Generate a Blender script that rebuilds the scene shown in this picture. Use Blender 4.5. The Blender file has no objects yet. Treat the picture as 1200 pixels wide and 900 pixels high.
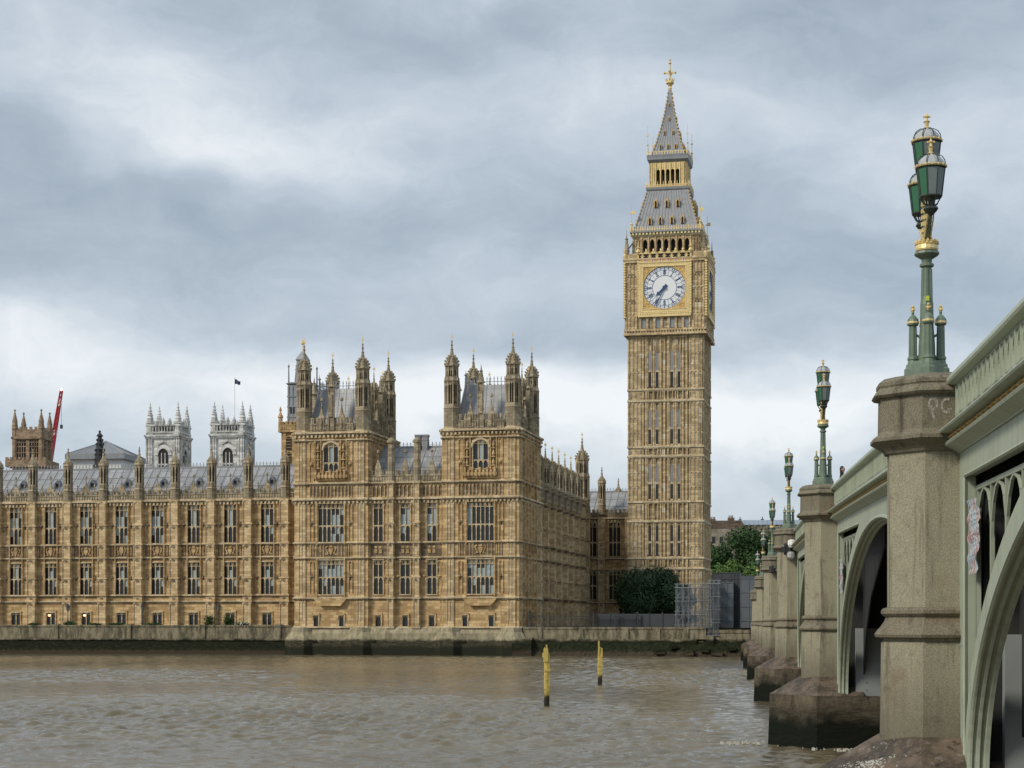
import bpy, math, random
from mathutils import Matrix, Vector
random.seed(7)
R = math.radians
S = bpy.context.scene
COL = S.collection

# ------------------------------------------------------------------ camera
cam_d = bpy.data.cameras.new('camera'); cam = bpy.data.objects.new('camera', cam_d); COL.objects.link(cam)
cam.location = (0, 0, 4.7); cam.rotation_euler = (R(90), 0, 0)
cam_d.sensor_width = 36; cam_d.lens = 36*2080/1200
cam_d.shift_y = 280/1200
cam_d.clip_start = .5; cam_d.clip_end = 9000
S.camera = cam

# ------------------------------------------------------------------ view + light
S.view_settings.view_transform = 'Standard'; S.view_settings.look = 'None'
S.view_settings.exposure = 0.72; S.view_settings.gamma = 1
S.view_settings.use_curve_mapping = False
SUN_EL, SUN_AZ = 38, 236     # azimuth: clockwise from +Y (camera looks +Y)
sd = bpy.data.lights.new('sun', 'SUN'); sun = bpy.data.objects.new('sun', sd); COL.objects.link(sun)
sd.energy = 1.5; sd.angle = R(14); sd.color = (1, .91, .78)
v = Vector((math.sin(R(SUN_AZ))*math.cos(R(SUN_EL)), math.cos(R(SUN_AZ))*math.cos(R(SUN_EL)), math.sin(R(SUN_EL))))
sun.rotation_euler = v.to_track_quat('Z', 'Y').to_euler()

# ------------------------------------------------------------------ node helper
class NT:
    def __init__(s, tree): s.t = tree; s.n = tree.nodes; s.l = tree.links
    def node(s, ty, **kw):
        n = s.n.new(ty)
        for k, v_ in kw.items(): setattr(n, k, v_)
        return n
    def put(s, sock, v_):
        if v_ is None: return
        if isinstance(v_, bpy.types.NodeSocket): s.l.new(v_, sock)
        else:
            if hasattr(sock.default_value, '__len__') and not hasattr(v_, '__len__'): v_ = [v_]*len(sock.default_value)
            if hasattr(sock.default_value, '__len__') and len(sock.default_value) == 4 and len(v_) == 3: v_ = (*v_, 1)
            sock.default_value = v_
    def m(s, op, a, b=None, c=None, clamp=False):
        n = s.node('ShaderNodeMath', operation=op, use_clamp=clamp)
        s.put(n.inputs[0], a); s.put(n.inputs[1], b)
        if c is not None: s.put(n.inputs[2], c)
        return n.outputs[0]
    def vm(s, op, a, b):
        n = s.node('ShaderNodeVectorMath', operation=op); s.put(n.inputs[0], a); s.put(n.inputs[1], b); return n.outputs[0]
    def mix(s, f, a, b, mode='MIX'):
        n = s.node('ShaderNodeMix', data_type='RGBA', blend_type=mode)
        s.put(n.inputs['Factor'], f); s.put(n.inputs[6], a); s.put(n.inputs[7], b); return n.outputs[2]
    def noise(s, vec, scale, detail=4, rough=.55, dist=0):
        n = s.node('ShaderNodeTexNoise'); s.put(n.inputs['Vector'], vec)
        n.inputs['Scale'].default_value = scale; n.inputs['Detail'].default_value = detail
        n.inputs['Roughness'].default_value = rough; n.inputs['Distortion'].default_value = dist
        return n.outputs['Fac']
    def ramp(s, f, stops):
        n = s.node('ShaderNodeValToRGB'); e = n.color_ramp.elements
        while len(e) > 1: e.remove(e[-1])
        e[0].position = stops[0][0]; e[0].color = (*stops[0][1], 1)
        for p, c in stops[1:]:
            q = e.new(p); q.color = (*c, 1)
        s.put(n.inputs[0], f); return n.outputs[0]
    def step(s, f, a, b):
        n = s.node('ShaderNodeMapRange'); n.interpolation_type = 'SMOOTHSTEP'
        s.put(n.inputs[0], f); n.inputs[1].default_value = a; n.inputs[2].default_value = b; return n.outputs[0]
    def scale(s, vec, xyz): return s.vm('MULTIPLY', vec, xyz)
    def comb(s, x, y, z):
        n = s.node('ShaderNodeCombineXYZ'); s.put(n.inputs[0], x); s.put(n.inputs[1], y); s.put(n.inputs[2], z); return n.outputs[0]
    def sep(s, vec):
        n = s.node('ShaderNodeSeparateXYZ'); s.put(n.inputs[0], vec); return n.outputs

# ------------------------------------------------------------------ world: overcast sky, cloud sheets in azimuth / elevation
W = bpy.data.worlds.new('World'); S.world = W; W.use_nodes = True
W.node_tree.nodes.clear(); w = NT(W.node_tree)
sky = w.node('ShaderNodeTexSky', sky_type='NISHITA'); sky.sun_disc = False
sky.sun_elevation = R(SUN_EL); sky.sun_rotation = R(SUN_AZ)
tc = w.node('ShaderNodeTexCoord')
X, Y, Z = w.sep(tc.outputs['Generated'])
az = w.m('ARCTAN2', X, Y); el = w.m('ARCSINE', Z)
base = w.comb(az, w.m('MULTIPLY', el, 1.7), 0)
wn = w.node('ShaderNodeTexNoise'); w.put(wn.inputs['Vector'], base); wn.inputs['Scale'].default_value = 11; wn.inputs['Detail'].default_value = 6
wx, wy, wz = w.sep(wn.outputs['Color'])
az2 = w.m('ADD', az, w.m('MULTIPLY', w.m('SUBTRACT', wx, .5), .10))
el2 = w.m('ADD', el, w.m('MULTIPLY', w.m('SUBTRACT', wy, .5), .055))
fb = w.m('ADD', w.m('MULTIPLY', w.noise(w.comb(az2, w.m('MULTIPLY', el2, 2.0), .3), 6.0, 8, .58, 0), .66), w.m('MULTIPLY', w.noise(w.comb(az2, w.m('MULTIPLY', el2, 1.9), 2.3), 15, 9, .66, .15), .34))
L = w.m('ADD', .40, w.m('MULTIPLY', w.m('SUBTRACT', fb, .5), 1.5))
BL = [(110,135,200,40,.34,.22), (330,205,150,26,.2,.12), (700,120,120,30,.12,.1), (60,40,120,30,.12,0), (1080,250,120,30,.12,.1), (480,150,90,22,.1,-.1), (260,25,420,42,-.16,.0), (420,275,420,45,-.2,.03), (60,325,190,22,-.16,0),
      (150,425,420,42,.42,.02), (560,330,260,24,.12,.1), (520,395,260,17,-.24,0), (900,470,330,36,.36,-.02), (620,480,260,40,.2,0),
      (1050,70,260,70,-.14,0), (930,160,220,26,.2,.12), (980,340,240,50,-.10,0), (300,600,1200,90,.18,0), (520,15,120,25,.2,0)]
for (px, py, sx, sy, amp, sl) in BL:
    a0 = (px-600)/2080; e0 = (730-py)/2080
    da = w.m('SUBTRACT', az2, a0)
    de = w.m('ADD', w.m('SUBTRACT', el2, e0), w.m('MULTIPLY', da, sl))
    q = w.m('ADD', w.m('POWER', w.m('DIVIDE', da, sx/2080), 2), w.m('POWER', w.m('DIVIDE', de, sy/2080), 2))
    g = w.m('MULTIPLY', w.m('POWER', 2.718, w.m('MULTIPLY', q, -.5)), amp)
    L = w.m('ADD', L, g)
cl = w.ramp(L, [(0, (.27,.325,.392)), (.3, (.372,.432,.502)), (.6, (.505,.562,.625)), (1, (.76,.785,.81))])
cl = w.mix(1, cl, (6.5, 6.5, 6.45), 'MULTIPLY')
skc = w.mix(.93, sky.outputs[0], cl)
bg = w.node('ShaderNodeBackground'); w.put(bg.inputs[0], skc); bg.inputs[1].default_value = .11
wo = w.node('ShaderNodeOutputWorld'); w.l.new(bg.outputs[0], wo.inputs[0])

# ------------------------------------------------------------------ materials
def mat(name):
    m = bpy.data.materials.new(name); m.use_nodes = True; t = NT(m.node_tree)
    b = t.n['Principled BSDF']; return m, t, b
def bump(t, b, h, strength=.4, dist=.05):
    n = t.node('ShaderNodeBump'); n.inputs['Strength'].default_value = strength; n.inputs['Distance'].default_value = dist
    t.put(n.inputs['Height'], h); t.put(b.inputs['Normal'], n.outputs[0])
def simple(name, col, rough=.6, metal=0, var=.25, sc=3, bs=0, **kw):
    m, t, b = mat(name); p = t.node('ShaderNodeTexCoord').outputs['Object']
    n = t.noise(p, sc, 5)
    t.put(b.inputs['Base Color'], t.mix(n, [c*(1-var) for c in col], [min(1, c*(1+var)) for c in col]))
    b.inputs['Roughness'].default_value = rough; b.inputs['Metallic'].default_value = metal
    for k, v_ in kw.items(): b.inputs[k].default_value = v_
    if bs: bump(t, b, t.noise(p, sc*8, 3), bs, .02)
    return m
def stone(name, c1, c2, dirt, bw=.9, bh=.42, dirt_amt=.6, streak=.5, pale=None, palep=0, bs=.5, rough=.9, mortar=.75):
    """coursed ashlar with block to block colour, soot and run-off streaks"""
    m, t, b = mat(name); p = t.node('ShaderNodeTexCoord').outputs['Object']
    x, y, z = t.sep(p)
    uv = t.comb(t.m('ADD', x, t.m('MULTIPLY', y, 1.0)), z, 0)
    br = t.node('ShaderNodeTexBrick'); t.put(br.inputs['Vector'], uv)
    br.inputs['Scale'].default_value = 1; br.inputs['Brick Width'].default_value = bw; br.inputs['Row Height'].default_value = bh
    br.inputs['Mortar Size'].default_value = .018; br.inputs['Color1'].default_value = (0, 0, 0, 1); br.inputs['Color2'].default_value = (1, 1, 1, 1)
    br.inputs['Mortar'].default_value = (.5, .5, .5, 1)
    col = t.mix(t.step(br.outputs['Color'], .1, .9), [c*.86 for c in c1], [min(.8, c*1.08) for c in c2])
    n1 = t.noise(p, .35, 6, .6)
    col = t.mix(t.m('MULTIPLY', t.step(n1, .45, .75), dirt_amt), col, dirt)
    st = t.noise(t.scale(p, (1.6, 1.6, .16)), 1.3, 5, .65)
    col = t.mix(t.m('MULTIPLY', t.step(st, .5, .75), streak), col, dirt)
    fine = t.noise(p, 3.2, 5, .75)
    col = t.mix(t.m('MULTIPLY', t.step(fine, .5, .78), .5), col, [c*.5 for c in dirt])
    if pale:
        vo = t.node('ShaderNodeTexVoronoi'); t.put(vo.inputs['Vector'], t.scale(p, (1.0, 1.0, .8))); vo.inputs['Scale'].default_value = .8
        vo.distance = 'CHEBYCHEV'; vo.inputs['Randomness'].default_value = .8
        msk = t.m('MULTIPLY', t.m('LESS_THAN', vo.outputs['Distance'], .26), t.m('GREATER_THAN', t.sep(vo.outputs['Color'])[0], 1-palep))
        col = t.mix(t.m('MULTIPLY', msk, .8), col, pale)
    mo = t.m('SUBTRACT', 1, t.m('MULTIPLY', br.outputs['Fac'], 1-mortar))
    col = t.mix(1, col, t.comb(mo, mo, mo), 'MULTIPLY')
    t.put(b.inputs['Base Color'], col); b.inputs['Roughness'].default_value = rough
    h = t.m('ADD', t.m('MULTIPLY', fine, .8), t.m('ADD', t.m('MULTIPLY', br.outputs['Fac'], -.4), t.m('MULTIPLY', t.noise(p, 1.6, 3), .6)))
    bump(t, b, h, bs, .12)
    return m

M = {}
M['stone'] = stone('golden_limestone', (.47,.31,.14), (.61,.44,.225), (.25,.165,.085), dirt_amt=.55, streak=.6)
M['trim'] = stone('limestone_trim', (.54,.43,.26), (.64,.53,.35), (.24,.19,.12), dirt_amt=.45, streak=.45)
M['buttress'] = stone('pale_buttress_limestone', (.55,.395,.21), (.66,.51,.30), (.30,.21,.115), dirt_amt=.5, streak=.5)
M['dressed'] = stone('weathered_limestone', (.31,.255,.165), (.44,.37,.25), (.12,.10,.07), dirt_amt=.65, streak=.65)
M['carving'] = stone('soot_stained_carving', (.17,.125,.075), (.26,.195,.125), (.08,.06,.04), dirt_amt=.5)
M['tower'] = stone('cleaned_limestone', (.53,.395,.215), (.65,.515,.305), (.32,.235,.135), dirt_amt=.45, streak=.5, pale=(.75,.69,.55), palep=.2)
M['towertrim'] = stone('cleaned_limestone_trim', (.58,.48,.30), (.66,.56,.38), (.30,.24,.15), dirt_amt=.4, streak=.4)
M['abbey'] = stone('pale_portland_stone', (.56,.56,.53), (.74,.73,.69), (.24,.24,.22), bw=1.6, bh=.8, dirt_amt=.55, streak=.75)
M['sandy'] = stone('brown_sandstone', (.30,.21,.13), (.38,.28,.18), (.15,.10,.07), dirt_amt=.5)
def granite(name, c1, c2, rust, grime, amt):
    m, t, b = mat(name); p = t.node('ShaderNodeTexCoord').outputs['Object']
    sp = t.noise(p, 42, 3, .8); col = t.mix(t.step(sp, .36, .64), c1, c2)
    st = t.noise(t.scale(p, (2.2, 2.2, .22)), 1.5, 6, .65)
    col = t.mix(t.m('MULTIPLY', t.step(st, .5, .72), amt), col, grime)
    n2 = t.noise(p, .9, 6, .7); col = t.mix(t.m('MULTIPLY', t.step(n2, .55, .72), .55), col, rust)
    n3 = t.noise(p, 2.6, 5, .7); col = t.mix(t.m('MULTIPLY', t.step(n3, .52, .75), amt*.7), col, grime)
    gz = t.sep(t.node('ShaderNodeNewGeometry').outputs['Position'])[2]
    gz = t.m('ADD', gz, t.m('MULTIPLY', t.m('SUBTRACT', st, .5), 2.6))
    low = t.m('MULTIPLY', t.m('SUBTRACT', 1, t.step(gz, 2.6, 4.3)), .6)
    col = t.mix(low, col, [c*.9 for c in grime])
    t.put(b.inputs['Base Color'], col); b.inputs['Roughness'].default_value = .85; b.inputs['Specular IOR Level'].default_value = .25
    bump(t, b, sp, .35, .012); return m
M['granite'] = granite('bridge_granite', (.215,.200,.142), (.385,.362,.262), (.22,.155,.09), (.10,.088,.062), .85)
M['granitecap'] = granite('dirty_granite', (.12,.108,.078), (.255,.23,.165), (.18,.12,.07), (.05,.042,.032), .85)
def lead(name, col, lw=.35):
    m, t, b = mat(name); p = t.node('ShaderNodeTexCoord').outputs['Object']
    x, y, z = t.sep(p)
    br = t.node('ShaderNodeTexBrick'); t.put(br.inputs['Vector'], t.comb(x, z, 0))
    br.inputs['Scale'].default_value = 1; br.inputs['Brick Width'].default_value = 1.25; br.inputs['Row Height'].default_value = .95
    br.offset = 0
    br.inputs['Mortar Size'].default_value = .03; br.inputs['Color1'].default_value = (*[c*.82 for c in col], 1); br.inputs['Color2'].default_value = (*[c*1.15 for c in col], 1)
    br.inputs['Mortar'].default_value = (*[c*lw for c in col], 1)
    c = t.mix(t.m('MULTIPLY', t.step(t.noise(t.scale(p, (1, 1, .3)), 1.4, 5), .45, .75), .5), br.outputs[0], [k*.62 for k in col])
    t.put(b.inputs['Base Color'], c); b.inputs['Roughness'].default_value = .5; b.inputs['Metallic'].default_value = .15
    return m
M['lead'] = lead('lead_roof_sheets', (.34,.35,.36), .55)
M['leadplain'] = simple('grey_roof_metal', (.26,.272,.285), .5, .2, .3, 1.2)
M['iron'] = simple('dark_ironwork', (.03,.032,.035), .6, 0, .2)
M['gold'] = simple('gilding', (.86,.62,.29), .42, .4, .3, 2.0)
M['golddull'] = simple('aged_gilding', (.62,.42,.16), .5, .3, .45, 1.2)
M['dial'] = simple('opal_glass_dial', (.80,.83,.84), .35, 0, .04)
M['dialblue'] = simple('prussian_blue_iron', (.03,.075,.19), .4, 0, .1)
M['shield'] = simple('painted_white_shield', (.7,.7,.7), .5, 0, .1)
M['red'] = simple('painted_red', (.45,.03,.03), .5, 0, .1)
M['belldark'] = simple('shaded_opening_dark', (.025,.022,.018), .8, 0, .2)
M['glass'] = simple('dark_leaded_glass', (.022,.024,.026), .12, 0, .3, 1.0)
M['pale'] = simple('pale_blind_behind_glass', (.33,.40,.41), .3, 0, .25, .8)
M['warm'], _t, _b = mat('warm_interior_lamp'); _b.inputs['Base Color'].default_value = (.9,.6,.25,1); _b.inputs['Emission Color'].default_value = (1,.62,.25,1); _b.inputs['Emission Strength'].default_value = 2.2
# bridge paint with grime running down
m, t, b = mat('sage_green_paint'); p = t.node('ShaderNodeTexCoord').outputs['Object']
n1 = t.noise(t.scale(p, (2, 2, .25)), 2.2, 6, .6); n2 = t.noise(p, 1.1, 6, .6)
c = t.mix(t.step(n1, .45, .8), (.37,.415,.32), (.235,.265,.20)); c = t.mix(t.m('MULTIPLY', t.step(n2, .5, .75), .45), c, (.24,.25,.18))
t.put(b.inputs['Base Color'], c); b.inputs['Roughness'].default_value = .5; bump(t, b, t.noise(p, 14, 3), .12, .02); M['sage'] = m
M['shadegreen'] = simple('shaded_recess_green', (.13,.15,.105), .6, 0, .35, 2)
M['sagedark'] = simple('dark_frieze_paint', (.05,.035,.022), .7, 0, .4, 1.5)
M['under'] = simple('under_bridge_dark', (.022,.023,.022), .8, 0, .4, .8)
M['rib'] = simple('rib_paint', (.10,.11,.09), .6, 0, .3, .8)
m, t, b = mat('pale_painted_pier_face'); p = t.node('ShaderNodeTexCoord').outputs['Object']
c = t.mix(t.noise(p, .9, 5), (.20,.225,.225), (.32,.34,.335)); t.put(b.inputs['Base Color'], c); b.inputs['Roughness'].default_value = .7; M['pierface'] = m
M['lampgreen'] = simple('lamp_green_paint', (.14,.19,.135), .45, 0, .35, 5, .15)
M['lampiron'] = simple('lantern_dark_iron', (.03,.04,.033), .45, 0, .3)
M['greenpane'] = simple('green_reflection_glass', (.03,.14,.065), .12, 0, .25, 4)
M['greypane'] = simple('smoky_lantern_glass', (.15,.18,.17), .12, 0, .25, 4)
M['domeglass'] = simple('white_lantern_dome_glass', (.42,.45,.45), .2, 0, .25, 6)
# wet wall: tide marks by height (world z)
def tide(name, top, mid, low, z1, z2, sc=.5, stk=.42):
    m, t, b = mat(name); g = t.node('ShaderNodeNewGeometry').outputs['Position']
    z = t.sep(g)[2]; nn = t.noise(g, sc, 6, .65)
    zz = t.m('ADD', z, t.m('MULTIPLY', t.m('SUBTRACT', nn, .5), 1.3))
    n2 = t.noise(t.scale(g, (1, 1, 2.5)), 1.6, 6, .7)
    sk = t.noise(t.scale(g, (1.2, 1.2, .35)), 1.1, 6, .7); ctop = t.mix(t.step(sk, .35, .65), [c*1.35 for c in top], [c*stk for c in top]); cm = t.mix(t.step(n2, .4, .65), [c*.6 for c in mid], [c*1.5 for c in mid])
    c = t.mix(t.step(zz, z1, z1+.5), low, cm); c = t.mix(t.step(zz, z2, z2+.5), c, ctop)
    t.put(b.inputs['Base Color'], c); t.put(b.inputs['Roughness'], t.m('MULTIPLY_ADD', n2, .3, .65)); b.inputs['Specular IOR Level'].default_value = .15; bump(t, b, n2, .7, .15)
    return m
M['riverwall'] = tide('river_wall_stone', (.21,.185,.125), (.018,.021,.010), (.05,.04,.026), .45, 2.0)
M['plinth'] = tide('pavilion_plinth', (.30,.265,.175), (.06,.055,.035), (.022,.024,.014), 1.0, 2.0, .5, .72)
M['cutwater'] = tide('cutwater_granite', (.12,.098,.07), (.06,.052,.036), (.007,.009,.005), .8, 1.25, .9)
M['rock'] = tide('foreshore_rubble', (.19,.165,.11), (.016,.020,.008), (.055,.043,.028), .4, 2.0, 1.3)
m, t, b = mat('stained_cutwater_slope'); p = t.node('ShaderNodeTexCoord').outputs['Object']
c = t.mix(t.step(t.noise(p, 1.3, 7, .7), .38, .62), (.055,.045,.034), (.15,.112,.08)); c = t.mix(t.m('MULTIPLY', t.step(t.noise(p, 7, 5, .75), .56, .66), .8), c, (.22,.20,.17)); c = t.mix(t.step(t.noise(p, 3.4, 5, .7), .56, .68), c, (.03,.026,.02))
t.put(b.inputs['Base Color'], c); b.inputs['Roughness'].default_value = .6; b.inputs['Specular IOR Level'].default_value = .3; bump(t, b, t.noise(p, 9, 5, .7), .5, .03); M['cutslope'] = m
M['lichen'] = simple('white_lichen_splash', (.42,.42,.37), .9, 0, .3, 9)
m, t, b = mat('yellow_pile_paint'); g = t.node('ShaderNodeNewGeometry').outputs['Position']; z = t.sep(g)[2]
n = t.noise(g, 2.6, 5, .7); zz = t.m('ADD', z, t.m('MULTIPLY', t.m('SUBTRACT', n, .5), 1.8))
c = t.mix(t.step(n, .5, .68), (.66,.50,.13), (.40,.31,.10)); c = t.mix(t.step(zz, .45, .95), (.03,.025,.015), c)
t.put(b.inputs['Base Color'], c); b.inputs['Roughness'].default_value = .7; M['yellow'] = m
# foliage
def leafmat(name, c1, c2, c3):
    m, t, b = mat(name); g = t.node('ShaderNodeNewGeometry')
    r = g.outputs['Random Per Island']; nn = t.noise(g.outputs['Position'], .45, 3)
    c = t.mix(r, c1, c2); c = t.mix(t.step(nn, .5, .7), c, c3)
    t.put(b.inputs['Base Color'], c); b.inputs['Roughness'].default_value = .65; b.inputs['Specular IOR Level'].default_value = .25
    return m
M['leafdark'] = leafmat('holm_oak_leaves', (.016,.038,.016), (.042,.080,.030), (.055,.10,.038))
M['leafmid'] = leafmat('plane_tree_leaves', (.020,.048,.013), (.04,.085,.022), (.05,.105,.03))
M['leaflight'] = leafmat('lime_tree_leaves', (.05,.10,.02), (.09,.16,.03), (.10,.17,.04))
M['bark'] = simple('bark', (.08,.06,.045), .9, 0, .4, 2)
M['tarmac'] = simple('ground_paving', (.12,.115,.105), .9, 0, .3, .2)
M['oldstone'] = stone('old_office_stone', (.24,.21,.16), (.34,.30,.23), (.12,.10,.08), bw=2, bh=1)
M['brownbrick'] = stone('brown_brick', (.12,.085,.06), (.17,.12,.085), (.06,.05,.04))
M['bluegrey'] = simple('blue_grey_roof', (.30,.36,.42), .4, .2, .2, .4)
M['darksheet'] = simple('charcoal_hoarding', (.045,.05,.058), .7, 0, .35, .5)
M['greysheet'] = simple('grey_debris_sheeting', (.10,.115,.13), .7, 0, .4, .4)
M['steel'] = simple('galvanised_scaffold_tube', (.25,.27,.29), .45, .4, .2)
m, t, b = mat('debris_netting'); p = t.node('ShaderNodeTexCoord').outputs['Object']
n = t.noise(p, .8, 6, .65); t.put(b.inputs['Base Color'], t.mix(n, (.07,.08,.095), (.20,.225,.255)))
t.put(b.inputs['Alpha'], t.m('MULTIPLY_ADD', t.step(n, .35, .7), .5, .18)); b.inputs['Roughness'].default_value = .8; M['net'] = m
M['skin'] = simple('skin', (.50,.30,.22), .6, 0, .05)
M['hair'] = simple('dark_hair', (.012,.009,.008), .5, 0, .2)
M['black'] = simple('black_cloth', (.015,.015,.017), .9, 0, .2)
M['blue'] = simple('blue_cloth', (.05,.07,.13), .9, 0, .2)
M['cranered'] = simple('crane_red', (.42,.025,.035), .5, 0, .2)
M['white'] = simple('white_paint', (.78,.78,.76), .5, 0, .05)
M['greymetal'] = simple('grey_camera_housing', (.5,.5,.5), .35, .3, .1)
M['silt'] = simple('river_bed_silt', (.08,.065,.04), 1, 0, .3)
M['flowerw'] = simple('white_flowers', (.75,.75,.68), .8, 0, .2)

# water
m, t, b = mat('thames_water'); g = t.node('ShaderNodeNewGeometry').outputs['Position']
big = t.noise(t.scale(g, (.6, 1, 1)), .035, 4, .6)
c = t.mix(t.step(big, .35, .7), (.140,.118,.074), (.195,.166,.108))
t.put(b.inputs['Base Color'], c); b.inputs['Roughness'].default_value = .07; b.inputs['IOR'].default_value = 1.333
h1 = t.noise(t.scale(g, (.75, 1, 1)), 1.15, 6, .66, .4)
h2 = t.noise(t.scale(g, (.8, 1, 1)), 5.5, 4, .65, .3); bump(t, b, t.m('ADD', h1, t.m('MULTIPLY', h2, .3)), .5, .14); M['water'] = m

# ------------------------------------------------------------------ mesh builder
class MB:
    def __init__(s, M_=None): s.v = []; s.f = []; s.mi = []; s.sm = []; s.cur = 0; s.M = M_ or Matrix(); s.smooth = False
    def add(s, vs, fs):
        n = len(s.v); Mx = s.M
        s.v += [tuple(Mx @ Vector(p)) for p in vs]
        for f in fs:
            s.f.append([n+i for i in f]); s.mi.append(s.cur); s.sm.append(s.smooth)
    def box(s, x0, x1, y0, y1, z0, z1):
        if x1 < x0: x0, x1 = x1, x0
        if y1 < y0: y0, y1 = y1, y0
        s.add([(x0,y0,z0),(x1,y0,z0),(x1,y1,z0),(x0,y1,z0),(x0,y0,z1),(x1,y0,z1),(x1,y1,z1),(x0,y1,z1)],
              [(0,3,2,1),(4,5,6,7),(0,1,5,4),(1,2,6,5),(2,3,7,6),(3,0,4,7)])
    def cbox(s, cx, cy, z0, z1, hx, hy=None): hy = hx if hy is None else hy; s.box(cx-hx, cx+hx, cy-hy, cy+hy, z0, z1)
    def loft(s, rings, cap=True, closed=True):
        n = len(rings[0]); vs = [p for r in rings for p in r]; fs = []
        for i in range(len(rings)-1):
            for j in range(n if closed else n-1):
                k = (j+1) % n; fs.append((i*n+j, i*n+k, (i+1)*n+k, (i+1)*n+j))
        if cap: fs.append(tuple(range(n-1, -1, -1))); fs.append(tuple((len(rings)-1)*n+j for j in range(n)))
        s.add(vs, fs)
    def ngon(s, cx, cy, prof, n=8, rot=None):
        """prof: [(z, r)] ; regular n-gon rings"""
        rot = math.pi/n if rot is None else rot
        s.loft([[(cx+max(r, .004)*math.cos(rot+2*math.pi*i/n), cy+max(r, .004)*math.sin(rot+2*math.pi*i/n), z) for i in range(n)] for z, r in prof])
    def sq(s, cx, cy, prof): s.ngon(cx, cy, [(z, h*math.sqrt(2)) for z, h in prof], 4, math.pi/4)
    def prism_xz(s, pts, y0, y1):
        n = len(pts)
        s.add([(x, y0, z) for x, z in pts]+[(x, y1, z) for x, z in pts],
              [tuple(range(n)), tuple(range(2*n-1, n-1, -1))]+[(i, n+i, n+(i+1) % n, (i+1) % n) for i in range(n)])
    def tube(s, a, b, r, r2=None, n=6):
        a = Vector(a); b = Vector(b); d = (b-a)
        if d.length < 1e-6: return
        d.normalize(); u = d.orthogonal().normalized(); w_ = d.cross(u); r2 = r if r2 is None else r2
        s.loft([[tuple(p+(u*math.cos(2*math.pi*i/n)+w_*math.sin(2*math.pi*i/n))*q) for i in range(n)] for p, q in ((a, r), (b, r2))])
    def build(s, name, mats, parent=None, loc=None):
        me = bpy.data.meshes.new(name); me.from_pydata(s.v, [], s.f)
        if not isinstance(mats, (list, tuple)): mats = [mats]
        for m_ in mats: me.materials.append(M[m_] if isinstance(m_, str) else m_)
        me.polygons.foreach_set('material_index', s.mi); me.polygons.foreach_set('use_smooth', s.sm)
        me.update()
        import bmesh
        bm = bmesh.new(); bm.from_mesh(me); bmesh.ops.recalc_face_normals(bm, faces=bm.faces); bm.to_mesh(me); bm.free()
        o = bpy.data.objects.new(name, me); COL.objects.link(o)
        if parent: o.parent = parent
        if loc: o.location = loc
        return o
def T(x=0, y=0, z=0, rz=0): return Matrix.Translation((x, y, z)) @ Matrix.Rotation(R(rz), 4, 'Z')
def empty(name, loc=(0,0,0), rz=0, label=None, cat=None, group=None):
    o = bpy.data.objects.new(name, None); COL.objects.link(o); o.location = loc; o.rotation_euler = (0, 0, R(rz)); o.empty_display_size = .5
    tag(o, label, cat, group); return o
def tag(o, label=None, cat=None, group=None, kind=None):
    if label: o['label'] = label
    if cat: o['category'] = cat
    if group: o['group'] = group
    if kind: o['kind'] = kind
    return o
KIDS = {}
def copy_tree(o, parent=None):
    c = o.copy(); COL.objects.link(c); c.parent = parent
    for ch in list(o.children): copy_tree(ch, c)
    return c

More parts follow.
